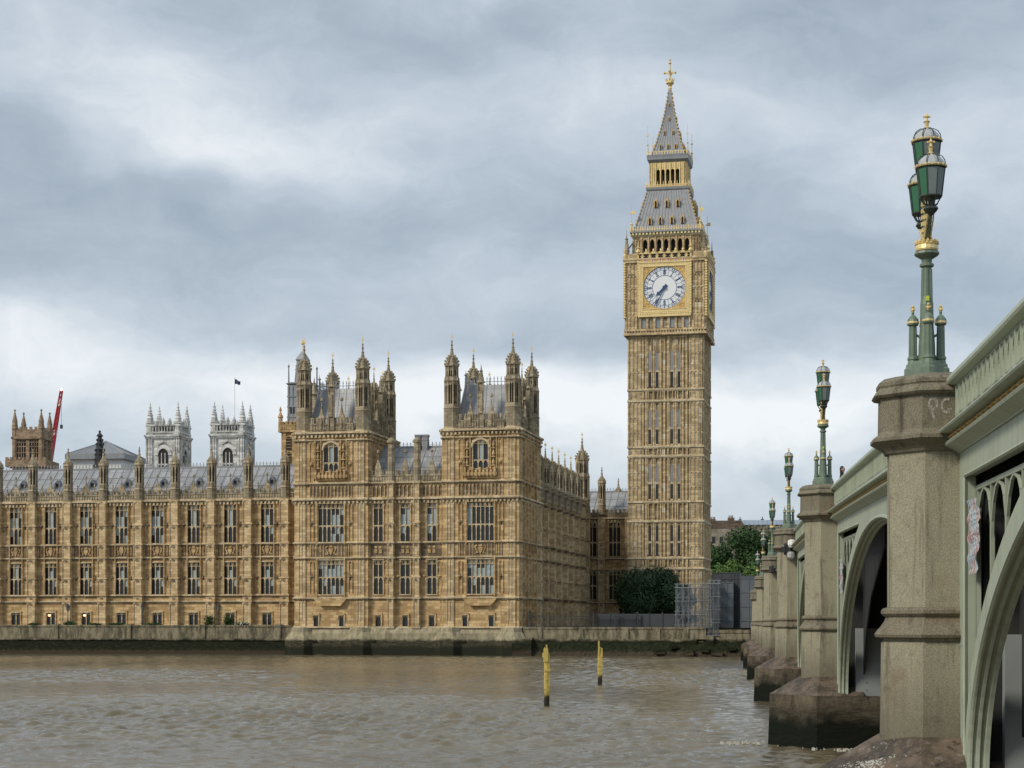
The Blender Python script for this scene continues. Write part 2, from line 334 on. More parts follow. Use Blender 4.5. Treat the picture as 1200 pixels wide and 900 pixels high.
# ================================================================== SETTING
PA = 12.0; PO = (1.04, 255.0)                      # palace frame: corner of the near pavilion, turned 12 degrees
TH = math.degrees(math.atan(253.5/2080))           # bridge axis
def pal(x, y, z=0):
    c, s_ = math.cos(R(PA)), math.sin(R(PA)); return (PO[0]+x*c+y*s_, PO[1]-x*s_+y*c, z)
import numpy as np
mb = MB(); mb.add([(-4000,-300,-.22),(4000,-300,-.22),(4000,4000,-.22),(-4000,4000,-.22)], [(0,1,2,3)])
tag(mb.build('deep_water', 'water'), kind='structure')
def waves():
    ny, nx = 1250, 680; rg = np.random.RandomState(3)
    ys = 22*np.exp(np.linspace(0, 1, ny)*math.log(278/22)); us = np.linspace(-.37, .40, nx)
    Y_, U_ = np.meshgrid(ys, us, indexing='ij'); X_ = U_*Y_+np.sign(U_)*4*np.abs(U_)*10; Z_ = np.zeros_like(X_)
    # calmer and rougher reaches
    cal = sum(np.sin(X_*a+Y_*b+c) for a, b, c in ((.05,.031,1.),(.083,-.06,2.3),(.021,.09,.4),(.13,.05,4.)))
    amp = np.clip(1.0+.38*cal, .3, 2.0)
    for k in range(84):
        lam = .3*(2.6/.3)**rg.rand(); th = rg.normal(1.2, .75); kk = 2*math.pi/lam
        lamin = np.maximum(Y_*.0016*2.2, Y_*(math.log(278/22)/ny)*2.4); fade = np.clip((lam/lamin-1), 0, 1)
        px_, py_ = kk*math.cos(th), kk*math.sin(th); ph = rg.rand()*6.28
        wob = 1.1*np.sin(X_*.11*(1+rg.rand())+Y_*.07+ph*2)
        q = np.sin(px_*X_+py_*Y_+ph+wob); Z_ += fade*amp*(.0058*lam**.85)*(q-.35*np.cos(2*(px_*X_+py_*Y_+ph+wob)))
    V = np.stack([X_, Y_, Z_], -1).reshape(-1, 3); idx = np.arange(ny*nx).reshape(ny, nx)
    F = np.stack([idx[:-1,:-1], idx[:-1,1:], idx[1:,1:], idx[1:,:-1]], -1).reshape(-1, 4)
    me = bpy.data.meshes.new('water'); me.vertices.add(len(V)); me.vertices.foreach_set('co', V.ravel()); me.loops.add(F.size); me.loops.foreach_set('vertex_index', F.ravel().astype(np.int32))
    me.polygons.add(len(F)); me.polygons.foreach_set('loop_start', np.arange(0, F.size, 4, dtype=np.int32)); me.polygons.foreach_set('loop_total', np.full(len(F), 4, dtype=np.int32))
    me.polygons.foreach_set('use_smooth', np.ones(len(F), dtype=bool)); me.update(calc_edges=True); me.materials.append(M['water'])
    o = bpy.data.objects.new('water', me); COL.objects.link(o); tag(o, kind='structure')
waves()
mb = MB(); mb.add([(-2500,0.4,4.02),(1500,0.4,4.02),(1500,6000,4.02),(-2500,6000,4.02)], [(0,1,2,3)])
gr = mb.build('ground', 'tarmac'); gr.location = (*PO, 0); gr.rotation_euler = (0, 0, R(-PA)); tag(gr, kind='structure')

# ================================================================== PALACE
palace = empty('palace', (*PO, 0), -PA, 'long golden Gothic palace with pinnacled pavilions standing along the river', 'palace')
def wall_grid(mb, x0, x1, z0, z1, y0, y1, ops):
    """wall slab with rectangular openings (ox0,ox1,oz0,oz1)"""
    zs = sorted({z0, z1, *[o[2] for o in ops], *[o[3] for o in ops]})
    for a, b_ in zip(zs, zs[1:]):
        cur = x0
        for o in sorted(o for o in ops if o[2] <= a+1e-6 and o[3] >= b_-1e-6):
            if o[0] > cur: mb.box(cur, o[0], y0, y1, a, b_)
            cur = o[1]
        if x1 > cur: mb.box(cur, x1, y0, y1, a, b_)
def head(mb, xa, xb, zt, h, y0, y1, cusp=True):
    """pointed light head between xa and xb under zt"""
    xm = (xa+xb)/2; n = 4
    for sgn in (-1, 1):
        xe = xa if sgn < 0 else xb; pts = [(xe, zt)]
        for i in range(n+1):
            tt = i/n; pts.append((xe+(xm-xe)*(1-math.cos(tt*math.pi/2)), zt-h*(1-math.sin(tt*math.pi/2))))
        mb.prism_xz(pts, y0, y1)
PMI = 2
def panel(mb, xa, xb, za, zb, y=0, proud=.10, r=.07):
    """blind tracery panel: thin frame with a cusped head standing proud of the wall"""
    k_ = mb.cur; mb.cur = PMI if PMI is not None else k_
    panel_(mb, xa, xb, za, zb, y, proud*1.35, r); mb.cur = k_
def panel_(mb, xa, xb, za, zb, y, proud, r):
    mb.box(xa, xa+r, y-proud, y, za, zb); mb.box(xb-r, xb, y-proud, y, za, zb)
    head(mb, xa+r, xb-r, zb, min(.5, (xb-xa)*.6), y-proud*.8, y)
def course(mb, x0, x1, z, pr=.28, h=.22, y=0):
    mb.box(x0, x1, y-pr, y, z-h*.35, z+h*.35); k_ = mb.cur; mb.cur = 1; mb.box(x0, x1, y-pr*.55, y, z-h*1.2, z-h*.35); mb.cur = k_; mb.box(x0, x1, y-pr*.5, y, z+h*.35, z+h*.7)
def cornice(mb, x0, x1, z, pr=.42, y=0, dent=.6):
    course(mb, x0, x1, z, pr, .34, y)
    n = max(1, int((x1-x0)/dent)); st = (x1-x0)/n
    for i in range(n): mb.box(x0+(i+.25)*st, x0+(i+.7)*st, y-pr*.75, y, z-.66, z-.3)
def parapet(mb, x0, x1, z0, z1, y=0, pitch=.9, arms=True):
    """pierced parapet of merlons with little gables"""
    hgt = z1-z0; mb.box(x0, x1, y-.1, y+.25, z0, z0+hgt*.5); mb.box(x0, x1, y-.2, y+.28, z0+hgt*.48, z0+hgt*.58)
    n = max(1, round((x1-x0)/pitch)); st = (x1-x0)/n
    for i in range(n):
        a = x0+i*st; mb.box(a+.16*st, a+.74*st, y-.1, y+.22, z0+hgt*.58, z1-.12); mb.box(a+.08*st, a+.82*st, y-.16, y+.26, z1-.14, z1)
        mb.box(a+.38*st, a+.52*st, y-.2, y-.1, z0, z1+.12)
        mb.box(a+.93*st, a+1.0*st, y-.18, y-.1, z0, z0+hgt*.6)
def finial(mb, cx, cy, z0, z1, r=.34, vane=True, n=8):
    """crocketed stone finial, with a gilt vane above (material 1)"""
    hh = z1-z0
    mb.ngon(cx, cy, [(z0, r), (z0+hh*.35, r*.55), (z0+hh*.38, r*.8), (z0+hh*.43, r*.45), (z0+hh*.62, r*.32), (z0+hh*.65, r*.75), (z0+hh*.70, r*.35),
                     (z0+hh*.84, r*.22), (z0+hh*.87, r*.6), (z0+hh*.92, r*.25), (z1, .03)], 6)
    if vane:
        k = mb.cur; mb.cur = 1
        mb.tube((cx, cy, z1-.1), (cx, cy, z1+1.0), .045, .03, 5); mb.cbox(cx, cy, z1+.35, z1+.62, .17, .05); mb.cur = k
def turret_mesh(z0, z_led, z_mid, z_cap, z_fin, z_top, r=1.05, vane=True, slots=True):
    """octagonal turret: panelled base, two stages of open slots, ogee cap, crocketed finial"""
    mb = MB()
    mb.ngon(0, 0, [(z0, r*1.12), (z_led-.15, r*1.12), (z_led, r*1.22), (z_led+.12, r*1.05)], 8)
    def stage(a, b_, rr):
        mb.cur = 2; mb.ngon(0, 0, [(a, rr*.78), (b_, rr*.78)], 8); mb.cur = 0  # core coloured near-black for the shade between the posts
        for i in range(8):
            an = math.pi/8+i*math.pi/4; px, py = rr*math.cos(an), rr*math.sin(an)
            mb.ngon(px*.95, py*.95, [(a, rr*.155), (b_+.2, rr*.155), (b_+.75, .02)], 4)
            am = i*math.pi/4; ca, sa = math.cos(am), math.sin(am); R2 = rr*.90
            mb.M = T(0, 0, 0, math.degrees(am)-90)
            mb.box(-.035, .035, -R2-.02, -R2+.2, a, b_)
            mb.M = Matrix()
        mb.ngon(0, 0, [(a-.1, rr*1.12), (a+.45, rr*1.04), (a+.5, rr*.9)], 8)
        mb.ngon(0, 0, [(b_-.55, rr*.93), (b_-.1, rr*.97), (b_, rr*1.12), (b_+.16, rr*1.12), (b_+.2, rr*.9)], 8)
    if z_mid: stage(z_led+.1, z_mid, r); stage(z_mid+.2, z_cap, r*.86)
    else: stage(z_led+.1, z_cap, r*.95)
    rc = r*(.95 if z_mid else 1.0)
    hc = z_fin-z_cap
    mb.ngon(0, 0, [(z_cap, rc*1.08), (z_cap+.15, rc*1.08), (z_cap+.2, rc*.95), (z_cap+hc*.3, rc*.93), (z_cap+hc*.6, rc*.72), (z_cap+hc*.8, rc*.45), (z_fin, rc*.28)], 8)
    for i in range(8):
        an = math.pi/8+i*math.pi/4
        for k, (tz, rr) in enumerate(((.12, 1.02), (.38, .98), (.62, .76), (.82, .5))):
            mb.cbox(rc*rr*math.cos(an), rc*rr*math.sin(an), z_cap+hc*tz, z_cap+hc*tz+.26, .11)
    finial(mb, 0, 0, z_fin-.05, z_top, rc*.32, vane)
    return mb
TM = ['dressed', 'gold', 'belldark']

# ---- windows ---------------------------------------------------------------------------------
def window_proto(w_, h, lights, transoms, arched=False, variant=0, depth=.30):
    """origin: sill centre on the wall plane. frame > pane"""
    mb = MB(); x0 = -w_/2; r = .075
    mb.box(x0-.16, x0, -.10, .25, 0, h); mb.box(-x0, -x0+.16, -.10, .25, 0, h)
    mb.box(x0-.22, -x0+.22, -.24, .22, -.16, 0.0)
    if not arched: mb.box(x0-.22, -x0+.22, -.18, .1, h, h+.14)
    lw = w_/lights
    for i in range(1, lights): mb.box(x0+i*lw-r*.8, x0+i*lw+r*.8, .03, depth, 0, h)
    zz = [0]+[h*t_ for t_ in transoms]+[h]
    for z in zz[1:-1]: mb.box(x0, -x0, 0, depth-.02, z-r, z+r)
    for k, z in enumerate(zz[1:]):
        for i in range(lights):
            head(mb, x0+i*lw+.05, x0+(i+1)*lw-.05, z-(0 if z == h else r), lw*.75, .06, depth-.06)
    hh = h*.12
    for i in range(lights*2):      # little upper tracery lights
        mb.box(x0+(i+.5)*lw/2-.03, x0+(i+.5)*lw/2+.03, .05, depth-.08, h-hh, h)
    mb.box(x0, -x0, .05, depth-.08, h-hh-.05, h-hh+.04)
    if arched:
        n = 8; ra = w_/2+.02
        for sgn in (-1, 1):
            pts = [(sgn*(ra+.03), h+.02)]
            for i in range(n+1):
                a_ = i/n*math.pi/2; pts.append((sgn*ra*math.cos(a_), h-ra*.95+ra*.95*math.sin(a_)))
            mb.prism_xz(pts, -.02, depth)
        for i in range(12):
            a0, a1 = [math.pi*(j/12) for j in (i, i+1)]; q = []
            for rr in (ra+.05, ra+.35):
                q.append((rr, a0)); q.append((rr, a1))
            mb.prism_xz([(q[0][0]*math.cos(a0), h-ra*.95+q[0][0]*.97*math.sin(a0)), (q[2][0]*math.cos(a0), h-ra*.95+q[2][0]*.97*math.sin(a0)),
                         (q[2][0]*math.cos(a1), h-ra*.95+q[2][0]*.97*math.sin(a1)), (q[0][0]*math.cos(a1), h-ra*.95+q[0][0]*.97*math.sin(a1))], -.2, .1)
    f = mb.build('window', 'trim')
    g_ = MB(); rnd = random.Random(variant*31+int(w_*10))
    for k in range(len(zz)-1):
        for i in range(lights):
            for q in range(2):
                za = zz[k]+(zz[k+1]-zz[k])*q/2; zb = zz[k]+(zz[k+1]-zz[k])*(q+1)/2
                pr = {0: .06, 1: .5 if k > 0 else .12, 2: .75 if k > 0 else .25, 3: .0}[variant]
                g_.cur = 1 if rnd.random() < pr and not (q == 1 and rnd.random() < .1) else 0
                dx = rnd.uniform(-.006, .006)
                g_.add([(x0+i*lw, depth-.08+dx, za), (x0+(i+1)*lw, depth-.08-dx, za), (x0+(i+1)*lw, depth-.08-dx, zb), (x0+i*lw, depth-.08+dx, zb)], [(0,1,2,3)])
    g_.build('pane', ['glass', 'pale'], f)
    return f
PROTO = {}
def place_window(key, x, y, z, rz=0, variant=0, parent=None, **kw):
    k = (key, variant)
    if k not in PROTO:
        o = window_proto(variant=variant, **kw); PROTO[k] = o
    else: o = copy_tree(PROTO[k])
    o.parent = parent or palace; o.location = (x, y, z); o.rotation_euler = (0, 0, R(rz)); return o

def arms(mb, xa, xb, za, zb, y):
    """carved heraldic panel"""
    mb.cur = 1; mb.box(xa, xb, y+.02, y+.1, za, zb)
    rr = random.Random(int(abs(xa)*77)); xm = (xa+xb)/2; zm = (za+zb)/2; w_ = xb-xa; h = zb-za
    mb.cur = 0
    mb.prism_xz([(xm-w_*.16, zm-.05), (xm, za+.12), (xm+w_*.16, zm-.05), (xm+w_*.16, zm+h*.2), (xm-w_*.16, zm+h*.2)], y-.16, y+.02)
    mb.box(xm-w_*.12, xm+w_*.12, y-.14, y+.02, zm+h*.25, zb-.12)
    for s_ in (-1, 1):
        mb.tube((xm+s_*w_*.2, y-.06, za+.3), (xm+s_*w_*.38, y-.06, zm+h*.2), .13, .1, 5); mb.tube((xm+s_*w_*.38, y-.06, zm+h*.2), (xm+s_*w_*.24, y-.1, zb-.25), .1, .14, 5)
        mb.tube((xm+s_*w_*.22, y-.06, za+.35), (xm+s_*w_*.44, y-.06, za+.2), .08, .06, 5)
def buttress(mb, x, hw, z0, z1, y=0, pr=.7, panels=True, ztr=()):
    mb.box(x-hw, x+hw, y-pr, y, z0, z1)
    for z in ztr:
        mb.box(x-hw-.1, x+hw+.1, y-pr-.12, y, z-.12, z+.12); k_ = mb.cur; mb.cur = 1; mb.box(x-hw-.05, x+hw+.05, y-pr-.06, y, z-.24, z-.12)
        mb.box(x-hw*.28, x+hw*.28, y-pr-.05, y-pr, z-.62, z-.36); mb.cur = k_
    if panels:
        zz = [z0]+list(ztr)+[z1]
        for a, b_ in zip(zz, zz[1:]):
            if b_-a > 1.2: panel(mb, x-hw+.05, x+hw-.05, a+.2, b_-.2, y-pr, .09, .1)

# ---- river range to the left (9 bays + the piece beyond the frame)
RY = 7.0; BW = 5.94; bx = [-37.7-BW*i for i in range(11)]
mb = MB(); mb.M = T(0, RY, 0)
xL, xR = bx[-1]-.8, -33.9
ops = []
for i in range(10):
    cx = (bx[i]+bx[i+1])/2; ops += [(cx-1.08, cx+1.08, 17.0, 22.8), (cx-1.08, cx+1.08, 9.1, 14.0), (cx-.72, cx+.72, 4.4, 6.3)]
# the narrow end bay is plain
wall_grid(mb, xL, xR, 3.9, 23.4, 0, .9, ops)
mb.box(xL, xR, 1.2, 11.5, 3.9, 23.3)
for i in range(10):
    cx = (bx[i]+bx[i+1])/2
    for s_ in (-1, 1):
        xa, xb = (cx+1.26, cx+1.9) if s_ > 0 else (cx-1.9, cx-1.26)
        for za, zb in ((17.1, 19.6), (19.9, 22.5), (9.2, 11.5), (11.7, 13.9)):
            panel(mb, xa, xb, za, zb, 0)
        mb.cur = 1; mb.ngon((xa+xb)/2, -.1, [(19.4, .06), (19.8, .3), (20.2, .06)], 6); mb.ngon((xa+xb)/2, -.1, [(11.35, .06), (11.65, .27), (12.0, .06)], 6); mb.cur = 0
        mb.cur = 1; mb.box(xa+.05, xb-.1, -.03, .05, 15.0, 16.5); mb.cur = 0
        for q in (.33, .66): mb.box(xa+(xb-xa)*q-.04, xa+(xb-xa)*q+.04, -.12, 0, 15.0, 16.5)
        mb.box(xa+(.82 if s_ < 0 else -.18), xa+(.98 if s_ < 0 else -.02), -.28, 0, 9.1, 23.2)
    mb.cur = 1; mb.box(cx-2.0, cx+2.0, -.02, .04, 14.95, 16.65); mb.cur = 0
    arms(mb, cx-1.0, cx+1.0, 14.95, 16.6, 0)
    mb.box(cx-1.0, cx+1.0, -.16, 0, 6.42, 6.6); mb.box(cx-.95, cx-.8, -.16, 0, 4.3, 6.5); mb.box(cx+.8, cx+.95, -.16, 0, 4.3, 6.5)
mb.build('range_wall', ['stone', 'carving', 'buttress'], palace)
for z in (16.8, 14.75, 8.95, 8.0, 4.25, 23.5):
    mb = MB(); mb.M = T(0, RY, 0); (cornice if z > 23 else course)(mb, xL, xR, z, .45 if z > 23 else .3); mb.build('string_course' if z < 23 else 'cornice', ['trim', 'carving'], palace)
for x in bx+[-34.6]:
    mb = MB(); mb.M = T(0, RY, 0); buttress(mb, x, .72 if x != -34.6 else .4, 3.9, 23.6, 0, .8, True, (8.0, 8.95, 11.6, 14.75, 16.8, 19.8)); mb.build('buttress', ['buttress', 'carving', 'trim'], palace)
mb = MB(); mb.M = T(0, RY, 0)
parapet(mb, xL, xR, 23.75, 25.15, 0, .85)
for i in range(10):      # crowned badges above each bay
    cx = (bx[i]+bx[i+1])/2
    mb.prism_xz([(cx-.75, 24.9), (cx-.5, 25.7), (cx-.2, 26.0), (cx, 26.5), (cx+.2, 26.0), (cx+.5, 25.7), (cx+.75, 24.9)], -.12, .12); mb.ngon(cx, 0, [(26.3, .1), (27.2, .05), (27.25, .18), (27.5, .16), (27.7, .02)], 6)
    for s_ in (-1.45, 1.45): mb.ngon(cx+s_, 0, [(25.0, .12), (25.9, .06), (26.0, .14), (26.2, .02)], 6)
mb.build('parapet', 'dressed', palace)
# pinnacles over each buttress
pm = MB()
pm.ngon(0, 0, [(23.6, .74), (25.2, .74), (25.3, .84), (25.45, .7)], 8)
pm.cur = 2; pm.ngon(0, 0, [(25.4, .5), (29.2, .5)], 8); pm.cur = 0
for i in range(8):
    an = math.pi/8+i*math.pi/4; pm.ngon(.6*math.cos(an), .6*math.sin(an), [(25.4, .13), (29.3, .13), (29.7, .02)], 4)
pm.ngon(0, 0, [(25.4, .66), (26.3, .62), (26.35, .5)], 8); pm.ngon(0, 0, [(28.6, .6), (29.0, .64), (29.1, .8), (29.3, .8), (29.9, .55), (30.25, .28)], 8)
for i in range(8):
    an = math.pi/8+i*math.pi/4; pm.cbox(.66*math.cos(an), .66*math.sin(an), 29.3, 29.65, .09)
finial(pm, 0, 0, 30.1, 32.0, .30, False)
p0 = pm.build('pinnacle', TM, palace)
p0.location = (bx[0], RY-.1, 0)
for x in bx[1:]:
    c_ = copy_tree(p0, palace); c_.location = (x, RY-.1, 0)
def roof(x0, x1, y0, y1, z0, z1, name='roof', n=None, mat_='lead', hip=0, parent=None, Mx=None, cr=True):
    """pitched roof with seams and ridge cresting"""
    mb = MB(); mb.M = Mx or Matrix(); ym = (y0+y1)/2
    mb.add([(x0,y0,z0),(x1,y0,z0),(x1,y1,z0),(x0,y1,z0),(x0+hip,ym,z1),(x1-hip,ym,z1)], [(0,1,5,4),(2,3,4,5),(1,2,5),(3,0,4),(3,2,1,0)])
    n = n or int((x1-x0)/1.25); mb.cur = 1
    for i in range(n+1):
        xx = x0+hip+(x1-x0-2*hip)*i/n
        for yy in (y0, y1): mb.tube((xx, yy, z0+.04), (xx, ym, z1+.04), .06, .06, 4)
    for j in (.33, .66):
        yy = y0+(ym-y0)*j; zz = z0+(z1-z0)*j; mb.tube((x0, yy, zz+.03), (x1, yy, zz+.03), .045, .045, 4)
    mb.box(x0+hip, x1-hip, ym-.15, ym+.15, z1-.1, z1+.18)
    if cr: cresting(mb, x0+hip, x1-hip, ym, z1+.15)
    return mb.build(name, [mat_, 'leadplain'], parent or palace)
def cresting(mb, x0, x1, y, z, h=.6, p=.55):
    n = int((x1-x0)/p)
    mb.box(x0, x1, y-.03, y+.03, z+h*.35, z+h*.42)
    for i in range(n+1):
        xx = x0+(x1-x0)*i/max(1, n); mb.box(xx-.04, xx+.04, y-.04, y+.04, z, z+h); mb.ngon(xx, y, [(z+h*.6, .03), (z+h*.72, .11), (z+h*.95, .03)], 4)
roof(xL, -34.0, RY+.5, RY+11, 24.2, 29.1)
for i in range(10):
    cx = (bx[i]+bx[i+1])/2
    for j, (dx, zz) in enumerate(((-.1, 26.4), (.9, 28.0))):
        d = MB(); yy = RY+.5+(zz-24.2)/4.9*5.25
        d.prism_xz([(cx+dx-.45, zz-.4), (cx+dx+.45, zz-.4), (cx+dx+.45, zz+.3), (cx+dx, zz+.85), (cx+dx-.45, zz+.3)] if j == 0 else [(cx+dx-.25, zz-.3), (cx+dx+.25, zz-.3), (cx+dx+.25, zz+.15), (cx+dx, zz+.5), (cx+dx-.25, zz+.15)], yy-.5, yy+.7)
        d.cur = 1; d.box(cx+dx-.2*(1-j*.4), cx+dx+.2*(1-j*.4), yy-.56, yy-.46, zz-.25, zz+.28*(1-j*.5))
        d.build('roof_vent', ['leadplain', 'belldark'], palace)
# windows of the range
for i in range(10):
    cx = (bx[i]+bx[i+1])/2
    place_window('ru', cx, RY, 17.0, 0, [0, 1, 1, 2, 2, 2, 1, 2, 2, 1][i], w_=2.16, h=5.8, lights=3, transoms=[.43])
    place_window('rl', cx, RY, 9.1, 0, [0, 0, 0, 0, 0, 0, 0, 1, 0, 0][i], w_=2.16, h=4.9, lights=3, transoms=[.5])
    place_window('rb', cx, RY, 4.4, 0, 0, w_=1.44, h=1.9, lights=2, transoms=[])
for i in (5, 6):
    cx = (bx[i]+bx[i+1])/2; d = MB(); d.cbox(cx-.25, RY+.22, 5.75, 6.0, .3, .03); d.build('lit_lamp', 'warm', palace)

# ---- the two pavilions
def pavilion(x0, x1, first):
    D = 16.0; mb = MB(); cx = (x0+x1)/2
    ops = [(cx-2.0, cx+2.0, 16.6, 22.2), (cx-2.0, cx+2.0, 8.9, 13.9), (cx-1.1, cx+1.1, 27.0, 31.1), (cx-2.3-.35, cx-2.3+.35, 4.15, 5.8), (cx+1.6-.35, cx+1.6+.35, 4.15, 5.8)]
    wall_grid(mb, x0, x1, 3.9, 32.4, 0, 1.0, ops)
    mb.box(x0, x1, 1.0+.45, D, 3.9, 32.3)
    mb.box(x0, cx-2.6, 1.0, 1.45, 3.9, 32.3); mb.box(cx+2.6, x1, 1.0, 1.45, 3.9, 32.3)
    # panels of the front
    for (a, b_) in ((x0+2.35, x0+3.0), (x1-3.0, x1-2.35)):
        for za, zb in ((16.8, 19.2), (19.4, 22.1), (9.1, 11.3), (11.5, 13.7)): panel(mb, a, b_, za, zb, 0, .14, .09)
        mb.cur = 1; mb.ngon((a+b_)/2, -.1, [(18.9, .06), (19.3, .34), (19.7, .06)], 6); mb.ngon((a+b_)/2, -.1, [(11.1, .06), (11.45, .32), (11.85, .06)], 6); mb.cur = 0
    for s_ in (-1, 1):     # niches each side of the arched window
        xa = cx+s_*1.95
        mb.cur = 1; mb.box(xa-.28, xa+.28, -.04, .05, 27.4, 31.2); mb.cur = 0
        for k in range(3):
            zb = 27.5+k*1.25; mb.ngon(xa, -.2, [(zb, .12), (zb+.35, .2), (zb+.75, .13), (zb+.85, .1), (zb+1.0, .05)], 6); mb.box(xa-.27, xa+.27, -.34, 0, zb-.16, zb)
        for d_ in (-.45, .45): mb.box(xa+d_-.07, xa+d_+.07, -.3, 0, 26.3, 31.5)
        xa = cx+s_*2.95
        panel(mb, xa-.35, xa+.35, 25.6, 28.0, 0, .12, .08); panel(mb, xa-.35, xa+.35, 28.2, 31.3, 0, .12, .08); mb.ngon(xa, -.1, [(27.7, .1), (28.0, .32), (28.4, .1)], 6)
    # balcony under the arched window
    for i in range(9): mb.box(cx-2.35+i*.55, cx-2.35+i*.55+.3, -.7, 0, 25.9, 26.75+(.4 if i % 2 == 0 else 0))
    mb.box(cx-2.5, cx+2.5, -.6, 0, 26.0, 26.45); mb.box(cx-2.2, cx+2.2, -.35, 0, 25.6, 26.0)
    # band between floors
    for (a, b_) in ((cx-2.15, cx-1.1), (cx+1.1, cx+2.15), (cx-3.1, cx-2.35), (cx+2.35, cx+3.1)):
        mb.cur = 1; mb.box(a, b_, -.03, .05, 14.5, 16.2); mb.cur = 0
        for q in (0, .5, 1): mb.box(a+(b_-a)*q-.05, a+(b_-a)*q+.05, -.12, 0, 14.4, 16.3)
    mb.cur = 1; mb.box(x0+2.4, x1-2.4, -.02, .04, 14.45, 16.25); mb.cur = 0
    arms(mb, cx-1.05, cx+1.05, 14.5, 16.2, 0)
    # blind arcade band under the upper storey
    n = 12
    for i in range(n):
        a = x0+2.4+(x1-x0-4.8)*i/n; b_ = x0+2.4+(x1-x0-4.8)*(i+1)/n
        mb.cur = 1; mb.box(a+.1, b_-.1, -.02, .04, 23.3, 24.7); mb.cur = 0
        panel(mb, a+.02, b_-.02, 23.2, 24.8, 0, .12, .06)
    for i in range(16):    # quatrefoil frieze
        a = x0+1.5+(x1-x0-3.0)*i/16; mb.ngon(a+.25, -.02, [(31.75, .1), (31.95, .26), (32.15, .1)], 4)
    # bay projecting beneath the lower window
    mb.prism_xz([(cx-2.5, 8.2), (cx+2.5, 8.2), (cx+1.6, 7.2), (cx-1.6, 7.2)], -.6, 0)
    for q in (-2.3, 1.6): mb.box(cx+q-.6, cx+q+.6, -.2, 0, 5.95, 6.15); mb.box(cx+q-.6, cx+q-.45, -.2, 0, 5.2, 6.1); mb.box(cx+q+.45, cx+q+.6, -.2, 0, 5.2, 6.1)
    # jambs of the two large windows
    for za, zb in ((16.6, 22.2), (8.9, 13.9)):
        for s_ in (-1, 1): mb.box(cx+s_*2.12-.1, cx+s_*2.12+.1, -.3, 0, za-.4, zb+.3)
    # north/south returns: panelled
    for sx, rot in ((x1, 90), (x0, -90)):
        mb.M = T(sx, 0 if rot == 90 else D, 0, rot)
        for k in range(5):
            a = 2.6+k*2.2; b_ = a+2.0
            for za, zb in ((9.2, 13.8), (16.8, 22.2), (25.6, 28.4), (28.6, 31.3)):
                panel(mb, a+.1, a+.9, za, zb, 0, .18, .1); panel(mb, a+1.05, a+1.85, za, zb, 0, .18, .1)
            mb.box(a-.15, a+.05, -.35, 0, 4, 32)
            mb.cur = 1; mb.box(a+.2, b_-.2, -.03, .05, 14.6, 16.1); mb.cur = 0
        mb.M = Matrix()
    mb.build('pavilion_wall', ['stone', 'carving', 'buttress'], palace)
    # corner piers
    for (tx, ty) in ((x0+1.15, 1.15), (x1-1.15, 1.15), (x0+1.15, D-1.15), (x1-1.15, D-1.15)):
        mb = MB(); r0 = 1.36
        mb.ngon(tx, ty, [(3.9, r0), (33.0, r0)], 8)
        for i in range(8):
            an = math.pi/8+i*math.pi/4; mb.tube((tx+r0*math.cos(an), ty+r0*math.sin(an), 4), (tx+r0*math.cos(an), ty+r0*math.sin(an), 32.3), .12, .12, 4)
            am = i*45-90
            mb.M = T(tx, ty, 0, i*45)
            for za, zb in ((5, 7.8), (9.1, 11.3), (11.5, 13.9), (14.6, 16.2), (16.8, 19.2), (19.4, 22.2), (23.1, 25), (25.6, 28.2), (28.4, 31.2)):
                panel(mb, -.42, .0, za, zb, -r0*.924, .07, .07); panel(mb, .0, .42, za, zb, -r0*.924, .07, .07)
            mb.M = Matrix()
        mb.build('corner_pier', ['buttress', 'carving', 'trim'], palace)
    def ringcourse(z, pr, h, corn=False):
        mb = MB()
        for (a, b_, M_) in ((x0-.05, x1+.05, Matrix()), (0, D, T(x1, 0, 0, 90)), (0, D, T(x0, D, 0, -90))):
            mb.M = M_
            (cornice if corn else course)(mb, a, b_, z, pr) if corn else course(mb, a, b_, z, pr, h)
        mb.M = Matrix()
        for (tx, ty) in ((x0+1.15, 1.15), (x1-1.15, 1.15), (x1-1.15, D-1.15)):
            mb.ngon(tx, ty, [(z-h, 1.5), (z-h*.35, 1.5+pr*.8), (z+h*.35, 1.5+pr*.8), (z+h*.8, 1.45)], 8)
            mb.cur = 1; mb.ngon(tx, ty, [(z-h*1.3, 1.47), (z-h*.9, 1.53)], 8); mb.cur = 0
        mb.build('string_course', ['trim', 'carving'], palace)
    for z, pr, h in ((8.35, .3, .25), (14.25, .22, .2), (16.45, .26, .22), (4.05, .35, .25), (25.2, .32, .25), (31.55, .25, .2)): ringcourse(z, pr, h)
    ringcourse(22.85, .42, .3, True); ringcourse(32.6, .5, .35, True)
    # parapet with turrets
    mb = MB()
    for (a, b_, M_) in ((x0+2.3, x1-2.3, Matrix()), (2.3, D-2.3, T(x1, 0, 0, 90)), (2.3, D-2.3, T(x0, D, 0, -90))):
        mb.M = M_; parapet(mb, a, b_, 32.9, 34.9, .35, .8)
        L_ = b_-a
        for q in (.27, .73):
            xx = a+L_*q; mb.prism_xz([(xx-.45, 33), (xx+.45, 33), (xx+.45, 34.9), (xx+.2, 35.6), (xx, 36.6), (xx-.2, 35.6), (xx-.45, 34.9)], .1, .55)
            mb.ngon(xx, .05, [(33.3, .18), (34.3, .2), (34.8, .1)], 6); mb.ngon(xx, .3, [(36.4, .06), (37.3, .05), (37.4, .25), (37.7, .22), (37.9, .03)], 6)
        xx = a+L_*.5; mb.cbox(xx, .4, 33, 39.6, .32); mb.box(xx-.25, xx+.25, -.12, 0, 35, 38.2); mb.ngon(xx, .4, [(39.4, .62), (39.8, .4), (41.0, .2), (41.1, .3), (41.3, .12), (42.1, .02)], 8)
